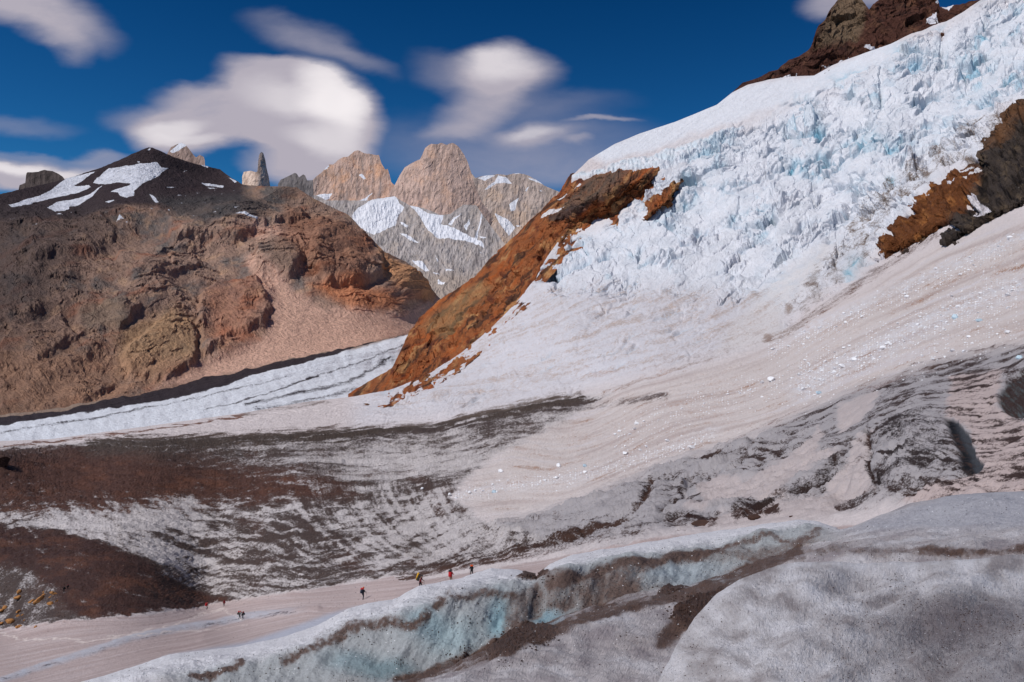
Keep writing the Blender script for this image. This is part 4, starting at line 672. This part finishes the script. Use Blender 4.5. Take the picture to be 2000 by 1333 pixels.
SRs = rock_sheet('rust_rock_hill', 680, 1298, 480, 260,
  [(680, 772), (686, 768), (720, 747), (765, 722), (780, 692), (800, 648), (820, 622), (860, 586), (900, 560), (930, 538), (955, 506), (985, 482), (1010, 458), (1040, 426), (1070, 398), (1095, 371), (1108, 350), (1115, 340), (1160, 332), (1200, 322), (1250, 318), (1298, 316)],
  [(680, 800), (700, 800), (750, 796), (800, 786), (850, 758), (900, 726), (950, 684), (1000, 642), (1030, 600), (1060, 560), (1100, 512), (1150, 482), (1200, 452), (1250, 420), (1280, 384), (1298, 360)],
  over(SPUR, .036, 7., .008, 75., .07), rust, .9, edge=55, ebot=75, facet=(1.1, .9, .75), relief=lambda X, Y, a, b, c, h: (h - h.mean()) * (.15 + .85 * sst(700, 830, X)), label='long rust orange rock spur below the snow cap of the icefall', cat='rock spur', backs=((1.01, .0), (1.05, .03), (1.12, .15), (1.2, .4)), crag=3.0)
OUT = [(1256, 434), (1262, 400), (1285, 378), (1310, 360), (1338, 347), (1328, 368), (1318, 392), (1296, 412), (1270, 426)]
rock_sheet('rust_outcrop_hill', 1250, 1344, 90, 80, [(1250, 428), (1256, 408), (1262, 392), (1285, 370), (1310, 352), (1338, 340), (1344, 342)], [(1250, 444), (1270, 438), (1300, 420), (1325, 402), (1344, 360)], over(OUT, .05, 3, .04, 12), rust, .45, label='small triangular rust rock outcrop poking out of the icefall', cat='rock outcrop', facet=(.7, 1, .75), backs=((1.02, .0), (1.06, .03)), crag=2.0)
def drock(X, Y, wx, wy, h):
    n1 = fbm(X / 26, Y / 20, 2, 5, .62); n2 = fbm((X + Y) / 40, (X - Y) / 18, 5, 5, .62)
    br = poly(wx, wy, [(1700, 510), (1760, 400), (1850, 320), (1915, 325), (1905, 380), (1890, 400), (1850, 440), (1760, 500)], 12)
    col = np.zeros(X.shape + (3,)) + lin(72, 62, 56); col = mix(col, lin(104, 88, 72), sst(.0, .4, n1)); col = mix(col, lin(40, 34, 34), sst(0, .35, n2))
    col = mix(col, mix(np.zeros_like(col) + lin(120, 72, 40), lin(172, 112, 62), sst(0, .4, n1)), br * .95)
    col = mix(col, lin(128, 88, 58), poly(wx, wy, [(1925, 300), (1940, 230), (2010, 195), (2010, 220), (1950, 280)], 12) * .7)
    sn = np.zeros(X.shape, np.float32)
    for p_ in ([(1888, 388), (1905, 385), (1918, 402), (1942, 412), (1930, 422), (1890, 425), (1908, 412)], [(1848, 352), (1864, 350), (1866, 356), (1850, 358)], [(1700, 512), (1712, 495), (1735, 505), (1715, 518)]): sn = np.maximum(sn, poly(wx, wy, p_, 2))
    return col, np.zeros_like(col) + lin(236, 230, 234), -1.2 + 2.4 * sn
DR = [(1702, 515), (1712, 490), (1740, 440), (1760, 415), (1800, 375), (1850, 342), (1880, 328), (1905, 326), (1918, 330), (1922, 300), (1932, 245), (1950, 228), (1975, 212), (2000, 202), (2200, 130), (2200, 320), (2000, 404), (1940, 432), (1895, 458), (1862, 478), (1848, 474), (1860, 440), (1835, 450), (1790, 478), (1740, 504), (1712, 514)]
rock_sheet('dark_rock_hill', 1696, 2150, 330, 260, [(1696, 515), (1706, 490), (1738, 436), (1760, 408), (1800, 366), (1850, 334), (1880, 320), (1905, 318), (1916, 318), (1922, 288), (1930, 240), (1950, 220), (1975, 204), (2000, 193), (2150, 145)],
  [(1696, 528), (1740, 516), (1800, 488), (1840, 482), (1862, 490), (1900, 466), (1950, 436), (2000, 412), (2150, 345)], over(DR, .09, 4, .05, 18), drock, 1.0, facet=(1.3, 1.5, -.6), label='dark brown cliff splitting the icefall from the dirty snow slope', cat='rock cliff', backs=((1.02, .0), (1.06, .03), (1.1, .2)), crag=2.5)
def crag_c(X, Y, wx, wy, h):
    n1 = fbm(X / 26, Y / 20, 2, 5, .62); n2 = fbm(X / 60, Y / 10, 5, 5, .62)
    col = np.zeros(X.shape + (3,)) + lin(88, 56, 46); col = mix(col, lin(58, 38, 34), sst(0, .35, n2)); col = mix(col, lin(120, 84, 64), sst(0, .4, n1) * .7)
    col = mix(col, lin(132, 112, 90), poly(wx, wy, [(1590, 95), (1612, 40), (1650, -20), (1690, 0), (1690, 40), (1670, 80), (1600, 95)], 9) * .75)
    sn = np.maximum(poly(wx, wy, [(1825, 0), (1850, -10), (1890, -20), (1850, 25), (1835, 10)], 3), poly(wx, wy, [(1808, 38), (1832, 20), (1828, 50), (1812, 52)], 2))
    for p_ in ([(1690, 98), (1735, 84), (1738, 90), (1700, 106)], [(1634, 118), (1655, 106), (1660, 114), (1640, 122)], [(1603, 130), (1620, 126), (1618, 134)], [(1500, 158), (1530, 148), (1560, 150), (1510, 162)]): sn = np.maximum(sn, poly(wx, wy, p_, 1.5))
    return col, np.zeros_like(col) + lin(236, 234, 240), -1.2 + 2.4 * sn
rock_sheet('crag_mountain', 1410, 1925, 360, 200, [(1410, 202), (1424, 186), (1440, 172), (1450, 163), (1480, 152), (1500, 142), (1520, 134), (1540, 118), (1560, 110), (1580, 96), (1588, 82), (1594, 60), (1600, 48), (1612, 38), (1622, 18), (1634, 2), (1650, -14), (1672, -14), (1684, 0), (1692, 12), (1698, 20), (1706, 8), (1720, -4), (1750, -30), (1800, -30), (1830, -6), (1836, 14), (1850, 14), (1880, 8), (1905, 0), (1925, -4)],
  [(1410, 215), (1500, 190), (1600, 175), (1700, 135), (1800, 100), (1925, 40)], lambda X, Y: np.exp(D5(X, np.maximum(Y, yt5(X)))) * 1.035 + 3.0 * np.maximum(0, yt5(X) - Y), crag_c, .8, label='dark red crag on the skyline above the icefall', cat='rock crag', crag=2.5)

# far ground reaching the horizon, below everything
gm = bpy.data.meshes.new('ground'); R_ = 60000
gm.from_pydata([(-R_, -R_, -420), (R_, -R_, -420), (R_, R_, -420), (-R_, R_, -420)], [], [(0, 1, 2, 3)]); gm.materials.append(plain('gravel_ground', lin(120, 104, 94), .9, .3, .002))
go = bpy.data.objects.new('ground', gm); C.objects.link(go); go['kind'] = 'structure'
#THINGS
# ================================================================== things
def tag(o, label, cat, group=None, kind=None):
    if label: o['label'] = label
    if cat: o['category'] = cat
    if group: o['group'] = group
    if kind: o['kind'] = kind
    return o
def rock_mesh(name, seed, mat, sub=2, cuts=7, rough=.10, flat=.8):
    """angular block: a ball cut by random planes, then roughened"""
    import bmesh
    rnd = np.random.RandomState(seed); bm = bmesh.new(); bmesh.ops.create_icosphere(bm, subdivisions=sub + 1, radius=1)
    pl = rnd.normal(size=(cuts, 3)); pl /= np.linalg.norm(pl, axis=1)[:, None]; dd = rnd.uniform(.40, .72, cuts)
    for v in bm.verts:
        c = np.array(v.co)
        for n, d in zip(pl, dd):
            k = c @ n - d
            if k > 0: c = c - n * k
        c = c * (1 + rough * rnd.uniform(-.5, .5)); c[2] *= flat; v.co = c
    me = bpy.data.meshes.new(name); bm.to_mesh(me); bm.free(); me.materials.append(mat); return me
def place(me, name, sheet, px, py, rpx, sx=1.0, sz=1.0, sink=.25):
    p = put_on(sheet, px, py); r = rpx * p.y / F
    o = bpy.data.objects.new(name, me); C.objects.link(o); o.location = p + Vector((0, 0, r * sz * (.8 - sink) * .8)); o.scale = (r * sx, r, r * sz)
    o.rotation_euler = (0, 0, random.uniform(-.6, .6)); return o
m_boul = plain('ochre_rock', lin(176, 122, 68), .9, .35, 1.6); m_icb = plain('clean_ice_block', lin(238, 238, 240), .6, .05, 2); m_icb2 = plain('blue_ice_block', lin(186, 208, 220), .5, .12, 2)
m_dark = plain('dark_rubble', lin(62, 44, 38), .95, .5, 3)
# ochre boulders on the moraine at the lower left
BV = [rock_mesh('ochre_boulder', 30 + i, m_boul, 2, 9, .06, .85) for i in range(5)]
for i, (px, py, r_, sx, lab) in enumerate([
  (76, 1177, 12, .8, 'largest ochre boulder in the moraine cluster, pale square block'), (36, 1159, 6.5, 1, 'ochre boulder standing on top of a rounder one at the upper left of the cluster'), (35, 1170, 7.5, 1, 'round ochre boulder directly beneath a paler angular one'),
  (96, 1182, 7, 1.5, 'flat wide ochre boulder right of the largest pale block'), (110, 1177, 4.5, 1, 'small ochre boulder at the right end beside the flat wide one'), (61, 1177, 6, 1.1, 'shadowed brown ochre boulder leaning on the left of the largest block'),
  (85, 1159, 3, 1, 'small pale boulder topmost behind the largest block'), (86, 1164, 3.6, 1, 'small pale boulder between the topmost one and the largest block'), (100, 1159, 5, 1.4, 'upper ochre slab of the tight group above the flat wide boulder'), (106, 1163, 5, 1.2, 'lower right ochre slab of the tight group next to the two dark hikers'), (98, 1167, 3.5, 1, 'small ochre boulder under the two slabs of the tight group'),
  (9, 1190, 6, 1.4, 'long low ochre boulder at the left edge above a smaller one'), (2, 1196, 6, 1, 'ochre boulder cut by the left edge of the picture'), (35, 1197, 5.5, 1, 'lone dark ochre boulder above a pale small one in the lower cluster'), (36, 1204, 4.5, 1.1, 'pale ochre boulder just below a darker one in the lower cluster'),
  (44, 1202, 3, 1, 'tiny ochre boulder right of the dark one in the lower cluster'), (17, 1217, 7.5, 1.4, 'long ochre boulder lying near the pink snow at lower left'), (2, 1219, 5, 1.2, 'low ochre boulder at the left edge near the pink snow'), (36, 1226, 6, 1.5, 'flat ochre boulder with dark right side at the snow edge'), (48, 1213, 3, 1, 'tiny ochre boulder below the lower cluster, right of its pale one'), (70, 1225, 3.2, 1.2, 'lowest right small pale boulder at the snow edge')]):
    o = place(BV[i % 5], 'boulder', S5, px, py, r_, sx, .9)
    tag(o, lab or 'small ochre boulder squeezed between larger boulders of the moraine cluster', 'boulder', 'ochre boulders on the dirty ice')
# ice blocks on the slope
IV = [rock_mesh('ice_block', 60 + i, m_icb, 2, 8, .10, .8) for i in range(6)]; IV2 = rock_mesh('ice_block', 80, m_icb2, 2, 8, .10, .9)
for px, py, r_, sx, lab, bl in [
  (1505, 746, 9, 1.1, 'large angular ice block on the brownish snow slope with smaller ones at its left', 0), (1490, 750, 6, 1, 'rounded ice block touching the left side of the large angular block', 0), (1580, 713, 5.5, 1, 'single upright ice chunk above the double block on the slope', 0),
  (1646, 719, 8, 1.2, 'broad ice block at the lower end of the dense white debris streak', 0), (1570, 762, 7.5, 1.1, 'left half of the pair of touching ice blocks mid slope', 0), (1580, 757, 6, 1, 'right half of the pair of touching ice blocks mid slope', 0), (1600, 770, 7, 1.3, 'flat bluish ice block right below the touching pair', 1),
  (1866, 623, 10, .8, 'tall pale blue ice block standing out in the upper debris streak', 1), (1914, 630, 7, 1.5, 'long low blue ice block right of the tall pale blue one', 1), (1862, 687, 6, 1.3, 'flat ice slab just above the dark line across the slope', 0), (1967, 652, 6, 1.1, 'ice block near the right edge above the dark line', 0),
  (1970, 578, 6, 1.1, 'grey ice block high on the slope close to the right edge', 0), (1992, 702, 9, 1, 'blue ice block cut off at the right edge above the dark cave', 1), (1725, 683, 7, 1.2, 'ice block in the middle of the dense white debris streak', 0), (1668, 705, 7, 1.2, 'jagged ice block above the broad one at the streak end', 0),
  (1222, 888, 7, 1.1, 'left white ice block of three low on the pink fan', 0), (1250, 882, 5, 1, 'middle white ice block of three low on the pink fan', 0), (1262, 875, 4.5, 1, 'right white ice block of three low on the pink fan', 0), (1304, 863, 6, 1.2, 'white ice block on the brown streak right of the group of three', 0), (1352, 878, 8, 1.5, 'flat white ice slab lowest on the brown streak', 0),
  (1092, 913, 7, 1.1, 'white ice block above the end of the white debris tongue', 0), (1143, 912, 6, 1, 'blue white ice block above the middle of the debris tongue', 1), (978, 924, 6, 1.2, 'white ice slab resting above the left end of the debris tongue', 0), (825, 957, 4.5, 1, 'lone white ice ball on the dark grit of the basin', 0), (879, 969, 5, .8, 'small white ice block at the very tip of the debris tongue', 0), (965, 964, 6, 1.2, 'blue white block lying in the debris tongue', 1)]:
    tag(place(IV2 if bl else IV[px % 6], 'ice_block', S5, px, py, r_, sx, .95), lab, 'ice block', 'ice blocks fallen on the snow slope')
bands = [([(1500, 690), (1650, 625), (1800, 560), (1980, 480)], 14, 60), ([(1560, 740), (1680, 700), (1760, 660), (1860, 610), (1990, 560)], 30, 110), ([(1200, 860), (1350, 800), (1480, 760), (1640, 720)], 26, 45), ([(890, 968), (1000, 950), (1120, 932), (1260, 895), (1400, 850)], 9, 40), ([(1750, 720), (1990, 640)], 22, 15)]
def in_band(b):
    pts, wd, _ = b; i = random.randrange(len(pts) - 1); t = random.random(); (x0, y0), (x1, y1) = pts[i], pts[i + 1]
    return x0 + (x1 - x0) * t, y0 + (y1 - y0) * t + random.gauss(0, wd * .55)
for b, bl_ in zip(bands, ('in the thin upper streak below the cliff', 'in the dense middle streak of the slope', 'on the brownish snow left of the streaks', 'along the long debris tongue in the pink fan', 'on the bare slope above the dark line')):
    for k in range(b[2]):
        x, y = in_band(b)
        o = place(IV[k % 6], 'ice_chunk', S5, x, y, 1.6 + random.random() ** 2 * 3.4, random.uniform(.9, 1.4), .9)
        tag(o, 'small white ice chunk ' + bl_, 'ice chunk', 'small ice chunks ' + bl_)
def scatter(name, variants, pts, mat, label, cat, sheet):
    """many small pieces nobody would count, in one mesh"""
    Vs = []; Fs = []; n = 0
    for (x, y, r) in pts:
        me = variants[random.randrange(len(variants))]; p = put_on(sheet, x, y); s_ = r * p.y / F; a = random.random() * 6.28; ca_, sa_ = math.cos(a), math.sin(a)
        for v in me[0]: Vs.append((p.x + s_ * (v[0] * ca_ - v[1] * sa_), p.y + s_ * (v[0] * sa_ + v[1] * ca_), p.z + s_ * v[2]))
        Fs += [tuple(i + n for i in f) for f in me[1]]; n += len(me[0])
    m = bpy.data.meshes.new(name); m.from_pydata(Vs, [], Fs); m.materials.append(mat)
    o = bpy.data.objects.new(name, m); C.objects.link(o); return tag(o, label, cat, None, 'stuff')
def tiny(seed):
    me = rock_mesh('t', seed, m_dark, 0, 4, .25, .8); return ([tuple(v.co) for v in me.vertices], [tuple(p.vertices) for p in me.polygons])
TV = [tiny(100 + i) for i in range(5)]
class Sub:                                            # faster look-up: a coarse grid over the sheet
    pass
def coarse(S, k=2): return (S[0][::k, ::k], S[1][::k, ::k], S[2][::k, ::k])
S5c = coarse(S5, 3)
pts = []
for b in bands:
    for k in range(b[2] * 14): x, y = in_band((b[0], b[1] * 1.5, 0)); pts.append((x, y, (.8 + random.random() ** 2 * 1.8)))
scatter('ice_rubble', TV, pts, m_icb, 'fine white ice crumbs sprinkled around the fallen blocks', 'ice rubble', S5c)
pts = [(random.uniform(-20, 900), random.uniform(870, 1200), random.uniform(.5, 1.3)) for _ in range(1500)]
pts += [(random.gauss(180, 140), random.gauss(1130, 40), random.uniform(.5, 1.6)) for _ in range(900)]
pts += [(random.uniform(-20, 620), random.gauss(945, 28), random.uniform(.5, 1.5)) for _ in range(600)]
pts += [(random.uniform(300, 1120), 862 + random.gauss(0, 8) - max(0, (x_ := 0)), random.uniform(.5, 1.2)) for _ in range(120)]
pts += [(x := random.uniform(900, 1900), 1010 - .28 * (x - 900) + random.gauss(0, 50), random.uniform(.4, 1.1)) for _ in range(160)]
scatter('dark_gravel', TV, pts, m_dark, 'dark stones scattered thinly over the dirty glacier basin', 'gravel', S5c)
SFc = coarse(SF, 2)
pts = []
for (cx, cy, wx_, wy_, n) in ((1020, 1250, 40, 14, 260), (1330, 1190, 26, 26, 160), (1040, 1126, 26, 6, 70), (1312, 1152, 20, 7, 60), (930, 1285, 60, 8, 60)):
    pts += [(random.gauss(cx, wx_ * .6), random.gauss(cy, wy_ * .6), random.uniform(1.2, 3.6)) for _ in range(n)]
P_ = [(random.uniform(0, 1100), random.uniform(860, 1180), random.uniform(.5, 1.2)) for _ in range(700)]
scatter('pale_gravel', TV, P_, plain('pale_stone', lin(150, 124, 104), .9, .3, 2), 'pale stones scattered among the dark grit of the basin', 'gravel', S5c)
scatter('dirt_rubble', TV, pts, m_dark, 'crumbly brown dirt clods heaped in the gullies between the ice humps', 'dirt', SFc)
def clustered(x0, x1, y0, y1, n, m, sp):
    out = []
    for _ in range(n):
        cx, cy = random.uniform(x0, x1), random.uniform(y0, y1); s1 = random.uniform(.4, 1.6) * sp
        out += [(random.gauss(cx, s1 * 2), random.gauss(cy, s1), .35 + random.random() ** 4 * 1.9) for _ in range(int(m * random.random() ** 1.5 * 2))]
    return out
P_ = clustered(1300, 2000, 1120, 1335, 46, 34, 14) + clustered(1650, 2000, 1160, 1280, 14, 50, 16)
scatter('ice_grit', TV, [p for p in P_ if p[1] > float(ytd(p[0])) + 6], m_dark, 'dark grit grains stuck in the nearest dome of ice', 'gravel', coarse(SD, 2))
P_ = [p for p in clustered(350, 1900, 1040, 1330, 80, 26, 9) if p[1] > float(np.interp(p[0], KX, FL_[4][0])) + 14]
scatter('crevasse_grit', TV, P_, m_dark, 'dark grit grains strewn over the crevasse wall and the humps before it', 'gravel', SFc)
# dark mounds of debris in the torn ice
MV = [rock_mesh('debris_mound', 120 + i, plain('brown_debris', lin(74, 50, 40), .95, .4, .8), 3, 5, .10, .8) for i in range(3)]
for px, py, r_, sx, lab in ((1375, 1026, 15, 1.7, 'rust brown debris mound on the pink snow below the torn ice'), (1325, 1020, 7, 1.2, 'small dark debris lump left of the rust brown mound'), (1470, 1012, 12, 1.7, 'dark debris heap under the torn grey ice fold'), (1545, 1010, 4, 1.8, 'thin dark debris sliver right of the debris heap'), (-6, 908, 34, 1.3, 'black rubble mound at the left edge below the white glacier')):
    tag(place(MV[px % 3], 'debris_mound', S5, px, py, r_, sx, .6, .5), lab, 'debris mound')

# ------------------------------------------------------------------ hikers
def cmat(n, c): return plain(n, lin(*c), .8, .12, 6)
CM = {k: cmat('cloth_' + k, v) for k, v in dict(red=(196, 34, 40), darkred=(120, 28, 34), black=(26, 26, 30), navy=(28, 40, 56), grey=(92, 90, 92), tan=(150, 124, 100), orange=(224, 90, 34), yellow=(232, 176, 20), brown=(70, 52, 44), skin=(190, 140, 112), olive=(58, 56, 44)).items()}
def person_mesh(jacket, trousers, lean, stride, arm, look):
    """one skinned body: pelvis root, limbs that taper, five fingers on each hand; lean forward along +x"""
    sl, cl_ = math.sin(lean), math.cos(lean); H = .92
    def up(d, x=0, y=0): return (d * sl + x * cl_, y, H + d * cl_ - x * sl)
    V_ = [(0, 0, H)]; R = [.15]; E = []
    def add(p, r, par): V_.append(p); R.append(r); E.append((par, len(V_) - 1)); return len(V_) - 1
    w1 = add(up(.16), .135, 0); c1_ = add(up(.36), .165, w1); n_ = add(up(.52), .065, c1_); hd = add(up(.60, .02), .085, n_); h2 = add(up(.70, .035), .10, hd); add(up(.78, .03), .07, h2); add(up(.66, .135), .018, h2)   # nose
    for sd in (-1, 1):
        st_ = stride * sd
        hp = add((.0, sd * .10, H - .06), .10, 0); kn = add((.10 + st_ * .55, sd * .11, .50), .065, hp); an = add((-.02 + st_, sd * .11, .10 + max(0, -st_) * .25), .048, kn); add((.15 + st_, sd * .12, .05 + max(0, -st_) * .1), .04, an)
        sh = add(up(.44, 0, sd * .19), .07, c1_); el = add(up(.20, .04 + arm * .25, sd * .26), .048, sh); ew = up(.12, .10 + arm * .42, sd * .25); wr = add(ew, .034, el)
        pm = add((ew[0] + .06, ew[1], ew[2] - .02), .034, wr)
        for q, (dy, ln2) in enumerate(((-.03, .065), (-.01, .078), (.01, .074), (.03, .058))):
            k1 = add((ew[0] + .10, ew[1] + dy, ew[2] - .03), .0095, pm); add((ew[0] + .10 + ln2 * .6, ew[1] + dy * 1.1, ew[2] - .03 - ln2 * .6), .0085, k1)
        k1 = add((ew[0] + .05, ew[1] - sd * .05, ew[2] + .005), .011, wr); add((ew[0] + .09, ew[1] - sd * .06, ew[2] - .02), .0095, k1)
    me = bpy.data.meshes.new('b'); me.from_pydata(V_, E, []); ob = bpy.data.objects.new('b', me); C.objects.link(ob)
    sk = ob.modifiers.new('s', 'SKIN'); sk.use_smooth_shade = True
    for i, rr in enumerate(R): me.skin_vertices[0].data[i].radius = (rr, rr * (.8 if i < 4 else 1))
    me.skin_vertices[0].data[0].use_root = True; su = ob.modifiers.new('u', 'SUBSURF'); su.levels = 1; su.render_levels = 1
    dg = bpy.context.evaluated_depsgraph_get(); dg.update(); out = bpy.data.meshes.new_from_object(ob.evaluated_get(dg)); bpy.data.objects.remove(ob)
    out.materials.clear()
    for m_ in (jacket, trousers, CM['skin'], CM['black']): out.materials.append(m_)
    for p in out.polygons:
        c = p.center; along = (c.x * sl + (c.z - H) * cl_)
        arm_ = abs(c.y) > .19 and c.z > .6
        p.material_index = 2 if (along > .54 or (arm_ and c.x > ew[0] + .01 and not along > .3)) else (3 if c.z < .12 else (1 if (along < -.02 and not arm_) else 0))
    return out, up
def box_round(bm, c, s_, bev, M4):
    import bmesh
    g = bmesh.ops.create_cube(bm, size=1); vs = g['verts']
    for v in vs: v.co = Vector((v.co.x * s_[0], v.co.y * s_[1], v.co.z * s_[2])) + Vector(c)
    es = list({e for v in vs for e in v.link_edges}); rr = bmesh.ops.bevel(bm, geom=es, offset=bev, segments=3, affect='EDGES', profile=.6)
    allv = {v for f in rr['faces'] for v in f.verts} | {v for v in vs if v.is_valid}
    for v in allv: v.co = M4 @ v.co
def tube(bm, a, b, r):
    import bmesh
    a, b = Vector(a), Vector(b); d = b - a; g = bmesh.ops.create_cone(bm, cap_ends=True, segments=8, radius1=r * .7, radius2=r, depth=d.length)
    M4 = Matrix.Translation((a + b) / 2) @ d.to_track_quat('Z', 'Y').to_matrix().to_4x4()
    for v in g['verts']: v.co = M4 @ v.co
def mk(name, bm, mat, parent=None):
    me = bpy.data.meshes.new(name); bm.to_mesh(me); bm.free(); me.materials.append(mat)
    for p in me.polygons: p.use_smooth = True
    o = bpy.data.objects.new(name, me); C.objects.link(o); o.parent = parent; return o
import bmesh
def hiker(px, py, hpx, yaw, label, jacket, trousers, pack, packtop, plabel, hat='black', lean=.22, stride=.16, arm=.5, poles=True, roll=None, extra=0.0, big=1.0):
    p = put_on(S5, px, py); s_ = hpx * 1.18 * p.y / F / 1.68
    me, up = person_mesh(CM[jacket], CM[trousers], lean, stride, arm, 0)
    root = bpy.data.objects.new('person', me); me.name = 'person'; C.objects.link(root); root.location = p - Vector((0, 0, .03)); root.rotation_euler = (0, 0, yaw); root.scale = (s_,) * 3
    tag(root, label, 'person', 'hikers crossing the ice')
    bm = bmesh.new(); g = bmesh.ops.create_uvsphere(bm, u_segments=16, v_segments=10, radius=.118)
    for v in g['verts']: v.co.z = max(v.co.z, -.02) * 1.05; v.co = Vector(up(.735, .025)) + v.co
    mk('hat', bm, CM[hat], root)
    bm = bmesh.new()
    for q in (-1, 1): bmesh.ops.create_icosphere(bm, subdivisions=1, radius=.014, matrix=Matrix.Translation(up(.70, .125, q * .035)))
    mk('eye', bm, CM['black'], root)
    # rucksack: worn, yet a thing of its own
    b0 = bpy.data.objects.new('backpack', None); C.objects.link(b0); b0.location = root.location; b0.rotation_euler = root.rotation_euler; b0.scale = root.scale
    tag(b0, plabel, 'backpack', 'backpacks carried by the hikers')
    T4 = Matrix.Translation(up(.30, -.27)) @ Matrix.Rotation(lean, 4, 'Y')
    bm = bmesh.new(); box_round(bm, (0, 0, .02), (.27 * big, .36, .56 * big), .09, T4); box_round(bm, (-.15 * big, 0, -.08), (.10, .26, .28), .04, T4); mk('bag', bm, CM[pack], b0)
    bm = bmesh.new(); box_round(bm, (0, 0, .34 * big + .02), (.30 * big, .38, .17), .07, T4); mk('top_lid', bm, CM[packtop], b0)
    bm = bmesh.new()
    for q in (-1, 1): tube(bm, T4 @ Vector((.12, q * .13, .22)), up(.46, .10, q * .13), .022); tube(bm, up(.46, .10, q * .13), up(.10, .10, q * .16), .022); tube(bm, up(.10, .10, q * .16), T4 @ Vector((.12, q * .15, -.2)), .02)
    mk('shoulder_strap', bm, CM['black'], b0)
    if roll: bm = bmesh.new(); tube(bm, T4 @ Vector((-.22, 0, -.25 + extra)), T4 @ Vector((-.16, 0, .62)), .11); mk('sleeping_mat', bm, CM[roll], b0)
    if poles:
        for q in (-1, 1):
            ew = up(.12, .10 + arm * .42, q * .25); t = bpy.data.objects.new('trekking_pole', None); C.objects.link(t); t.location = root.location; t.rotation_euler = root.rotation_euler; t.scale = root.scale
            tag(t, 'trekking pole in the %s hand of the hiker %s' % ('left' if q > 0 else 'right', 'with the yellow mat' if px == 820 else ('in navy' if px == 709 else 'with the orange pack top')), 'trekking pole', 'trekking poles')
            bm = bmesh.new(); tube(bm, (ew[0] + .22, ew[1] + q * .05, .0), (ew[0] + .09, ew[1], ew[2] - .02), .012); mk('shaft', bm, CM['grey'], t)
            bm = bmesh.new(); tube(bm, (ew[0] + .095, ew[1], ew[2] - .05), (ew[0] + .085, ew[1], ew[2] + .08), .022); mk('grip', bm, CM['black'], t)
R_ = math.radians
hiker(820, 1151, 25, R_(-8), 'hiker in a dark red jacket facing right, just above the blue crevasse rim', 'darkred', 'black', 'olive', 'brown', 'tall dark backpack with a bright yellow mat strapped upright on its back', roll='yellow', lean=.30)
hiker(880, 1140, 24, R_(75), 'hiker in tan trousers and red jacket, second from the right on the rim', 'red', 'tan', 'red', 'black', 'red backpack with a tall black top on the hiker in tan trousers', lean=.10, poles=False, stride=.10, big=1.1)
hiker(922, 1127, 21, R_(100), 'rightmost hiker, dressed in black, legs hidden behind the ice rim', 'black', 'black', 'black', 'orange', 'black backpack with a bright orange top on the rightmost hiker', hat='grey', lean=.12, big=1.15)
hiker(709, 1172, 21, R_(60), 'lone hiker in navy walking below the rim on the pink snow', 'navy', 'navy', 'navy', 'red', 'navy backpack with a red cover on the lone hiker', hat='orange', lean=.2)
hiker(405, 1191, 11.5, R_(40), 'hiker in red farthest left on the pink snow', 'red', 'black', 'red', 'red', 'all red backpack on the hiker farthest left on the pink snow', hat='red', poles=False)
hiker(437, 1186, 11.5, R_(150), 'dark clothed hiker on the snow edge against the moraine', 'darkred', 'brown', 'darkred', 'darkred', 'dull red backpack on the hiker at the moraine edge', poles=False, lean=.1)
hiker(467, 1209, 14, R_(20), 'left hiker of the close pair beside the ice ribbon', 'olive', 'olive', 'olive', 'red', 'backpack with a red top on the left hiker of the close pair', hat='red', poles=False, lean=.3)
hiker(475, 1211, 14, R_(200), 'right hiker of the close pair, stooping in dark clothes', 'black', 'black', 'black', 'darkred', 'dark backpack on the right hiker of the close pair', poles=False, lean=.3)
hiker(125, 1157, 10, R_(200), 'left one of two black figures beside the ochre boulders', 'black', 'black', 'black', 'black', 'black backpack on the left figure beside the ochre boulders', poles=False)
hiker(133, 1153, 9, R_(180), 'right one of two black figures beside the ochre boulders', 'black', 'black', 'black', 'darkred', 'black backpack on the right figure beside the ochre boulders', poles=False)
